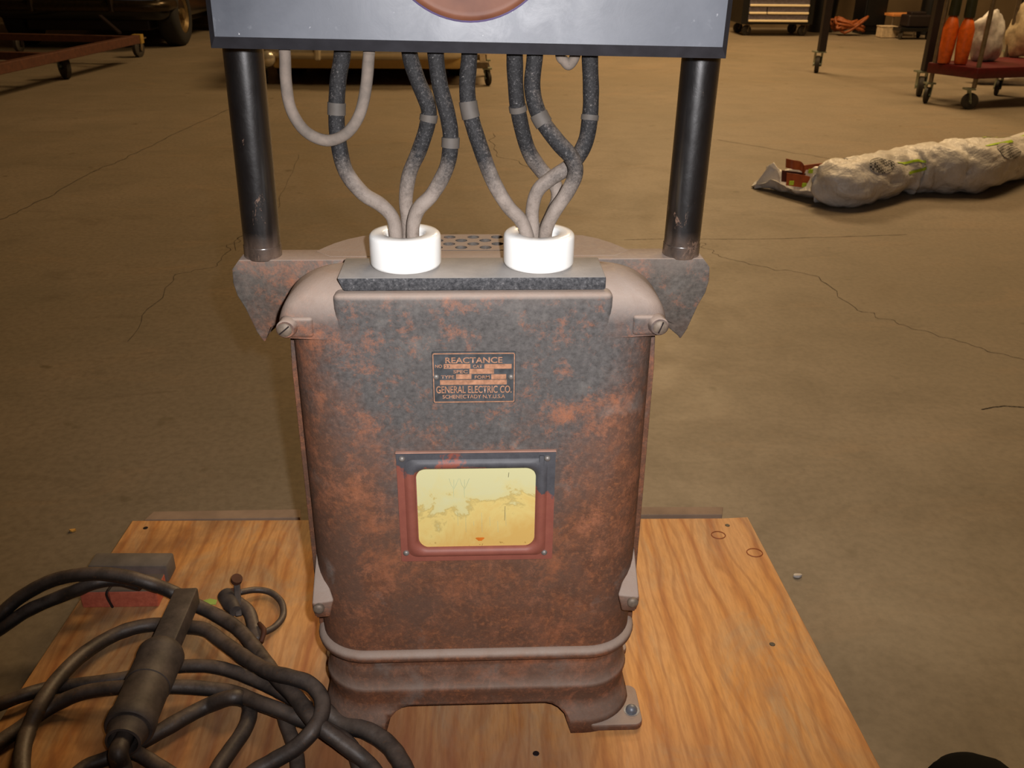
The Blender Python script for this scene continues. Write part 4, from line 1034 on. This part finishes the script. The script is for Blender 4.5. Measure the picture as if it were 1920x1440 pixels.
# clutter along the back wall
def floorx(px, y): return ony(px, 60, y).x
x = floorx(1590, 12.7)
hp2 = thing('orange_cord_heap', (x, 12.8, 0), 'heap of orange extension cord on the floor by the back wall', 'cord')
P = [V((x+0.26*cos(k*2.1+0.3*sin(k))*(0.5+0.5*sin(k*1.7)**2), 12.8+0.13*sin(k*1.3), 0.03+0.11*(1+sin(k*2.7))*(1-0.02*k)+0.002*k)) for k in range(34)]
mk('cord_coil', tube(P, 0.018, 8, 5), simple('dirty_orange_rubber', (136, 70, 26), 0.6), hp2, 180)
mk('cord_bin', lathe((x-0.15, 13.35, 0), (0, 0, 1), [(0, 0.17), (0.42, 0.2), (0.44, 0.2), (0.44, 0.18)], 20), BLKBOX, None, 50, label='dark round bin behind the orange cord heap', cat='bin', org=(x-0.15, 13.35, 0))
x = floorx(1636, 12.9); mk('dark_cabinet', merge(box((x, 13.1, 0.8), (0.30, 0.4, 1.5), 0.01), box((x, 12.89, 0.8), (0.26, 0.02, 1.36), 0.004), cyl((x+0.09, 12.87, 0.7), (x+0.09, 12.87, 0.9), 0.01, 8), box((x, 13.1, 0.03), (0.26, 0.36, 0.06))), BLKBOX, None, label='narrow black cabinet at the back wall right of the cord heap', cat='cabinet', org=(x, 13.1, 0))
x0 = floorx(1672, 12.6); x1 = floorx(1716, 12.6)
bn = thing('small_bench', ((x0+x1)/2, 12.8, 0), 'small bench with an orange wooden top and thin metal legs at back', 'bench')
ztop = ony(1695, 29, 12.6).z
mk('bench_top', box(((x0+x1)/2, 12.8, ztop), (x1-x0+0.04, 0.4, 0.03), 0.004), WOODT, bn)
for sx in (x0, x1):
    for sy in (12.63, 12.97): mk('leg', cyl((sx, sy, 0), (sx, sy, ztop), 0.012, 8), GREYT, bn)
mk('pale_box', merge(box((floorx(1668, 12.4), 12.5, 0.07), (0.20, 0.18, 0.13), 0.006), box((floorx(1668, 12.4), 12.5, 0.14), (0.21, 0.19, 0.012), 0.002)), CARDB, None, label='low pale box on the floor in front of the small bench', cat='box', org=(floorx(1668, 12.4), 12.5, 0))
x = floorx(1716, 12.2)
dl = thing('low_platform_cart', (x, 12.35, 0), 'low dark platform cart on the floor between bench and rolling table', 'cart')
mk('platform', box((x, 12.35, 0.12), (0.42, 0.35, 0.04), 0.004), BLKBOX, dl)
for sx in (-1, 1):
    for sy in (-1, 1): mk('caster', lathe((x+sx*0.18-0.012, 12.35+sy*0.13, 0.05), (1, 0, 0), [(0, 0.04), (0.004, 0.05), (0.020, 0.05), (0.024, 0.04)], 16), CRUBBER, dl, 50)
mk('platform_load', merge(box((x+0.05, 12.37, 0.22), (0.3, 0.25, 0.15), 0.02), box((x+0.05, 12.37, 0.31), (0.2, 0.15, 0.04), 0.01)), BLACKM, None, label='dark case lying on the low platform cart', cat='case', org=(x, 12.35, 0.14))
x = floorx(1742, 12.9); mk('gas_bottle', lathe((x, 13.0, 0), (0, 0, 1), [(0, 0.10), (0.01, 0.12), (1.1, 0.12), (1.2, 0.09), (1.26, 0.04), (1.35, 0.03), (1.36, 0.05), (1.42, 0.05)], 24), BLKBOX, None, 50, label='tall black cylinder by the back wall just left of the cart', cat='cylinder', org=(x, 13, 0))
x = floorx(1548, 13.2); mk('standing_board', merge(box((x, 13.6, 0.75), (0.45, 0.05, 1.5), 0.005), box((x, 13.57, 0.75), (0.40, 0.02, 0.06)), box((x, 13.57, 1.3), (0.40, 0.02, 0.06)), box((x, 13.57, 0.2), (0.40, 0.02, 0.06))), simple('brown_board', (92, 64, 46), 0.8), None, label='brown wooden board leaning at the back wall behind the rolling table leg', cat='board', org=(x, 13.6, 0))
for k, wpx in enumerate((1765, 1800, 1850)):
    pass

# ------------------------------------------------------------ cars
DCHROME = simple('dark_reflection_chrome', (64, 54, 40), 0.3, 0.8, bump=0)  # chrome with the dark surroundings it mirrors put into its colour
def car(name, label, cx, yfr, hw, z0, paint, L=4.3, bump_z=0.30, facing=1, dolly=False, y_off=0.0):
    c = thing(name, (cx, yfr, 0), label, 'car')
    def S(y, hw_, za, zb, r_=0.08):
        return [(cx+x, yfr+y, z) for x, z in rrect(0, (za+zb)/2, hw_, (zb-za)/2, min(r_, (zb-za)*0.45), 4)]
    secs = [S(0.10, hw*0.90, z0+0.05, z0+0.42), S(0.16, hw*0.96, z0, z0+0.52), S(0.5, hw, z0-0.02, z0+0.58), S(1.5, hw, z0-0.02, z0+0.62), S(2.8, hw, z0-0.02, z0+0.62), S(L-0.5, hw, z0-0.02, z0+0.55), S(L-0.1, hw*0.95, z0+0.02, z0+0.5), S(L, hw*0.9, z0+0.05, z0+0.42)]
    mk('car_body', loft(secs), paint, c, 50)
    secs = [S(1.25, hw*0.85, z0+0.55, z0+0.62, 0.02), S(1.75, hw*0.75, z0+0.55, z0+1.05), S(2.7, hw*0.75, z0+0.55, z0+1.06), S(3.3, hw*0.85, z0+0.55, z0+0.62, 0.02)]
    mk('cabin', loft(secs), GLASSD, c, 50)
    bp = [V((cx-hw*1.0, yfr+0.42, bump_z)), V((cx-hw*0.99, yfr+0.14, bump_z)), V((cx-hw*0.82, yfr+0.02, bump_z)), V((cx-hw*0.4, yfr-0.02, bump_z)), V((cx, yfr-0.03, bump_z)), V((cx+hw*0.4, yfr-0.02, bump_z)), V((cx+hw*0.82, yfr+0.02, bump_z)), V((cx+hw*0.99, yfr+0.14, bump_z)), V((cx+hw*1.0, yfr+0.42, bump_z))]
    d = tube(bp, 0.045, 14, 8); vs = [V((v.x, v.y, bump_z+(v.z-bump_z)*1.25)) for v in d[0]]
    cm = CHROME if paint is CREAM else DCHROME
    mk('bumper', (vs, d[1]), cm, c, 180)
    for s in (-1, 1):
        hl = mk('headlamp', lathe((cx+s*hw*0.72, yfr+0.17, z0+0.36), (0, -1, 0), [(0, 0.10), (0.05, 0.10), (0.06, 0.09), (0.075, 0.05), (0.08, 0.001)], 24), CHROME, c, 50)
        mk('bumper_guard', box((cx+s*hw*0.45, yfr-0.05, bump_z+0.02), (0.05, 0.06, 0.16), 0.015), cm, c)
    if paint is CREAM: mk('number_plate', merge(box((cx, yfr-0.065, bump_z+0.05), (0.42, 0.01, 0.12), 0.004), box((cx, yfr-0.055, bump_z), (0.36, 0.02, 0.04), 0.004)), YELL, c)
    return c
def wheel(c, x, y, r_, wt, s):
    w_ = mk('tyre', lathe((x-s*wt, y, r_), (s, 0, 0), [(0, r_*0.62), (0, r_*0.88), (wt*0.12, r_*0.97), (wt*0.25, r_), (wt*0.75, r_), (wt*0.9, r_*0.96), (wt, r_*0.86), (wt*1.02, r_*0.66), (wt*0.98, r_*0.60)], 48, False), TYRE, c, 40)
    mk('rim', lathe((x-s*wt*0.3, y, r_), (s, 0, 0), [(0, r_*0.62), (wt*0.25, r_*0.62), (wt*0.27, r_*0.56), (wt*0.12, r_*0.45), (wt*0.12, r_*0.2), (wt*0.3, r_*0.18), (wt*0.33, r_*0.08), (wt*0.33, 0.001)], 32), RIM, w_, 40)
tp_ = onz(318, 86, 0)
tx_ = ony(343, 40, tp_.y).x
c1 = car('black_car', 'black car with chrome bumper parked at far left behind the rusty dolly', tx_-0.92, tp_.y-0.62, 0.90, 0.30, BLACKCAR, L=3.5, bump_z=ony(290, 12, tp_.y-0.6).z)
for s in (-1, 1):
    for yy in (tp_.y+0.05, tp_.y+2.2): wheel(c1, tx_-0.92+s*0.93, yy, 0.33, 0.22, s)
mk('underbody', box((tx_-0.92, tp_.y+1.1, 0.24), (1.3, 2.8, 0.12), 0.02), BLACKM, c1)

cy = onz(700, 158, 0).y
xl = ony(486, 110, cy-0.15).x; xr = xl+1.70
bz2 = ony(650, 103, cy-0.2).z
c2 = car('cream_car', 'cream car with chrome bumper on wheel dollies, seen behind the machine below its panel', (xl+xr)/2, cy-0.1, (xr-xl)/2, ony(650, 130, cy-0.1).z, CREAM, bump_z=bz2+0.01)
zv = ony(650, 129, cy-0.1).z
ccx = (xl+xr)/2
mk('valance', bevd(prism([(xl+0.10, zv), (xr-0.10, zv), (xr-0.03, bz2), (xl+0.03, bz2)], cy-0.09, cy+0.1), 0.012, 2), CREAM, c2, 40)
gr = mk('grille', box((ccx, cy-0.03, bz2+0.13), (1.0, 0.06, 0.14), 0.01), BLACKM, c2)
for k in range(24): mk('grille_bar', box((ccx-0.48+k*0.042, cy-0.065, bz2+0.12), (0.012, 0.02, 0.12)), CHROME, gr)
p = ony(497, 110, cy-0.12); mk('fog_lamp', lathe((p.x+0.02, cy-0.10, p.z), (0, -1, 0), [(0, 0.06), (0.03, 0.062), (0.04, 0.055), (0.055, 0.03), (0.06, 0.001)], 24), CHROME, c2, 50)
for s in (-1, 1):
    for yy in (cy+0.7, cy+3.2): wheel(c2, ccx+s*0.82, yy, 0.30, 0.20, s)
mk('underbody', box((ccx, cy+2.0, 0.22), (1.25, 3.6, 0.12), 0.02), BLACKM, c2)
# wheel dollies
def dolly_(name, label, x0, x1, y0, y1, mat_=CREAM, zt=0.16):
    o = thing(name, ((x0+x1)/2, (y0+y1)/2, 0), label, 'dolly', 'wheel dollies under the cream car')
    for yy in (y0, y1): mk('rail', bar((x0, yy, zt), (x1, yy, zt), 0.05, 0.05, 0.004), mat_, o)
    for xx in (x0+0.04, x1-0.04): mk('rail', bar((xx, y0, zt), (xx, y1, zt), 0.05, 0.05, 0.004), mat_, o)
    for xx in (x0, x1):
        for yy in (y0, y1): caster(o, xx, yy, 0.055, 0.03, 1.9, zt-0.02)
pq = onz(915, 160, 0)
dolly_('wheel_dolly', 'steel wheel dolly at the right end of the cream car, its caster showing', pq.x-0.62, pq.x, pq.y, pq.y+0.6, GREYT)
pq = onz(540, 160, 0)
dolly_('wheel_dolly', 'steel wheel dolly under the left end of the cream car', pq.x-0.2, pq.x+0.42, pq.y+0.1, pq.y+0.7, GREYT)

# rusty frame on casters at left
rf = thing('rusty_dolly_frame', onz(262, 107, 0), 'rusty steel frame dolly on casters in front of the black car', 'dolly')
zt = 0.215
pe = onz(262, 107, 0); pm = onz(125, 148, 0)
e1 = ony(262, 66, pe.y)
rA = onz(258, 64+9, zt+0.0); rB = onz(0, 128, zt); ext = rB+(rB-rA)*0.35
mk('rail', bar(rA, ext, 0.07, 0.075, 0.005), RUSTY, rf)
mk('rail_end', box(rA+(rA-ext).normalized()*0.006, (0.085, 0.085, 0.082), 0.004), YELL, rf)
rC = rA+V((-1.5, 0.25, 0)); rD = ext+V((-1.5, 0.25, 0))
mk('rail', bar(rC, rD, 0.07, 0.075, 0.005), RUSTY, rf)
for t_ in (0.02, 0.5, 0.97): mk('cross_rail', bar(rA.lerp(ext, t_), rC.lerp(rD, t_), 0.06, 0.06, 0.004), RUSTY, rf)
mk('brace', bar(ony(225, 62, rA.y-0.25), ony(188, 30, rA.y+0.1), 0.03, 0.02), BLACKM, rf)
caster(rf, pe.x, pe.y, 0.085, 0.045, 1.35, 0.185, GREYT)
caster(rf, pm.x, pm.y, 0.105, 0.045, 2.3, 0.20, GALV)
pn = onz(38, 98, 0); caster(rf, pn.x, pn.y, 0.08, 0.045, 1.5, 0.18, BLACKM)
pn = rD.copy(); caster(rf, pn.x, pn.y, 0.08, 0.045, 1.5, 0.18, BLACKM)
# shelves behind, between the cars
x = ony(385, 30, 12.6).x+0.95
so_ = thing('storage_rack', (x, 13.2, 0), 'brown storage rack by the back wall just left of the grey panel', 'rack')
for k in range(4): mk('shelf', box((x, 13.2, 0.25+k*0.42), (0.9, 0.5, 0.04), 0.003), WOODT, so_)
for sx in (-0.42, 0.42):
    for sy in (-0.22, 0.22): mk('post', box((x+sx, 13.2+sy, 0.85), (0.05, 0.05, 1.7), 0.002), BLACKM, so_)
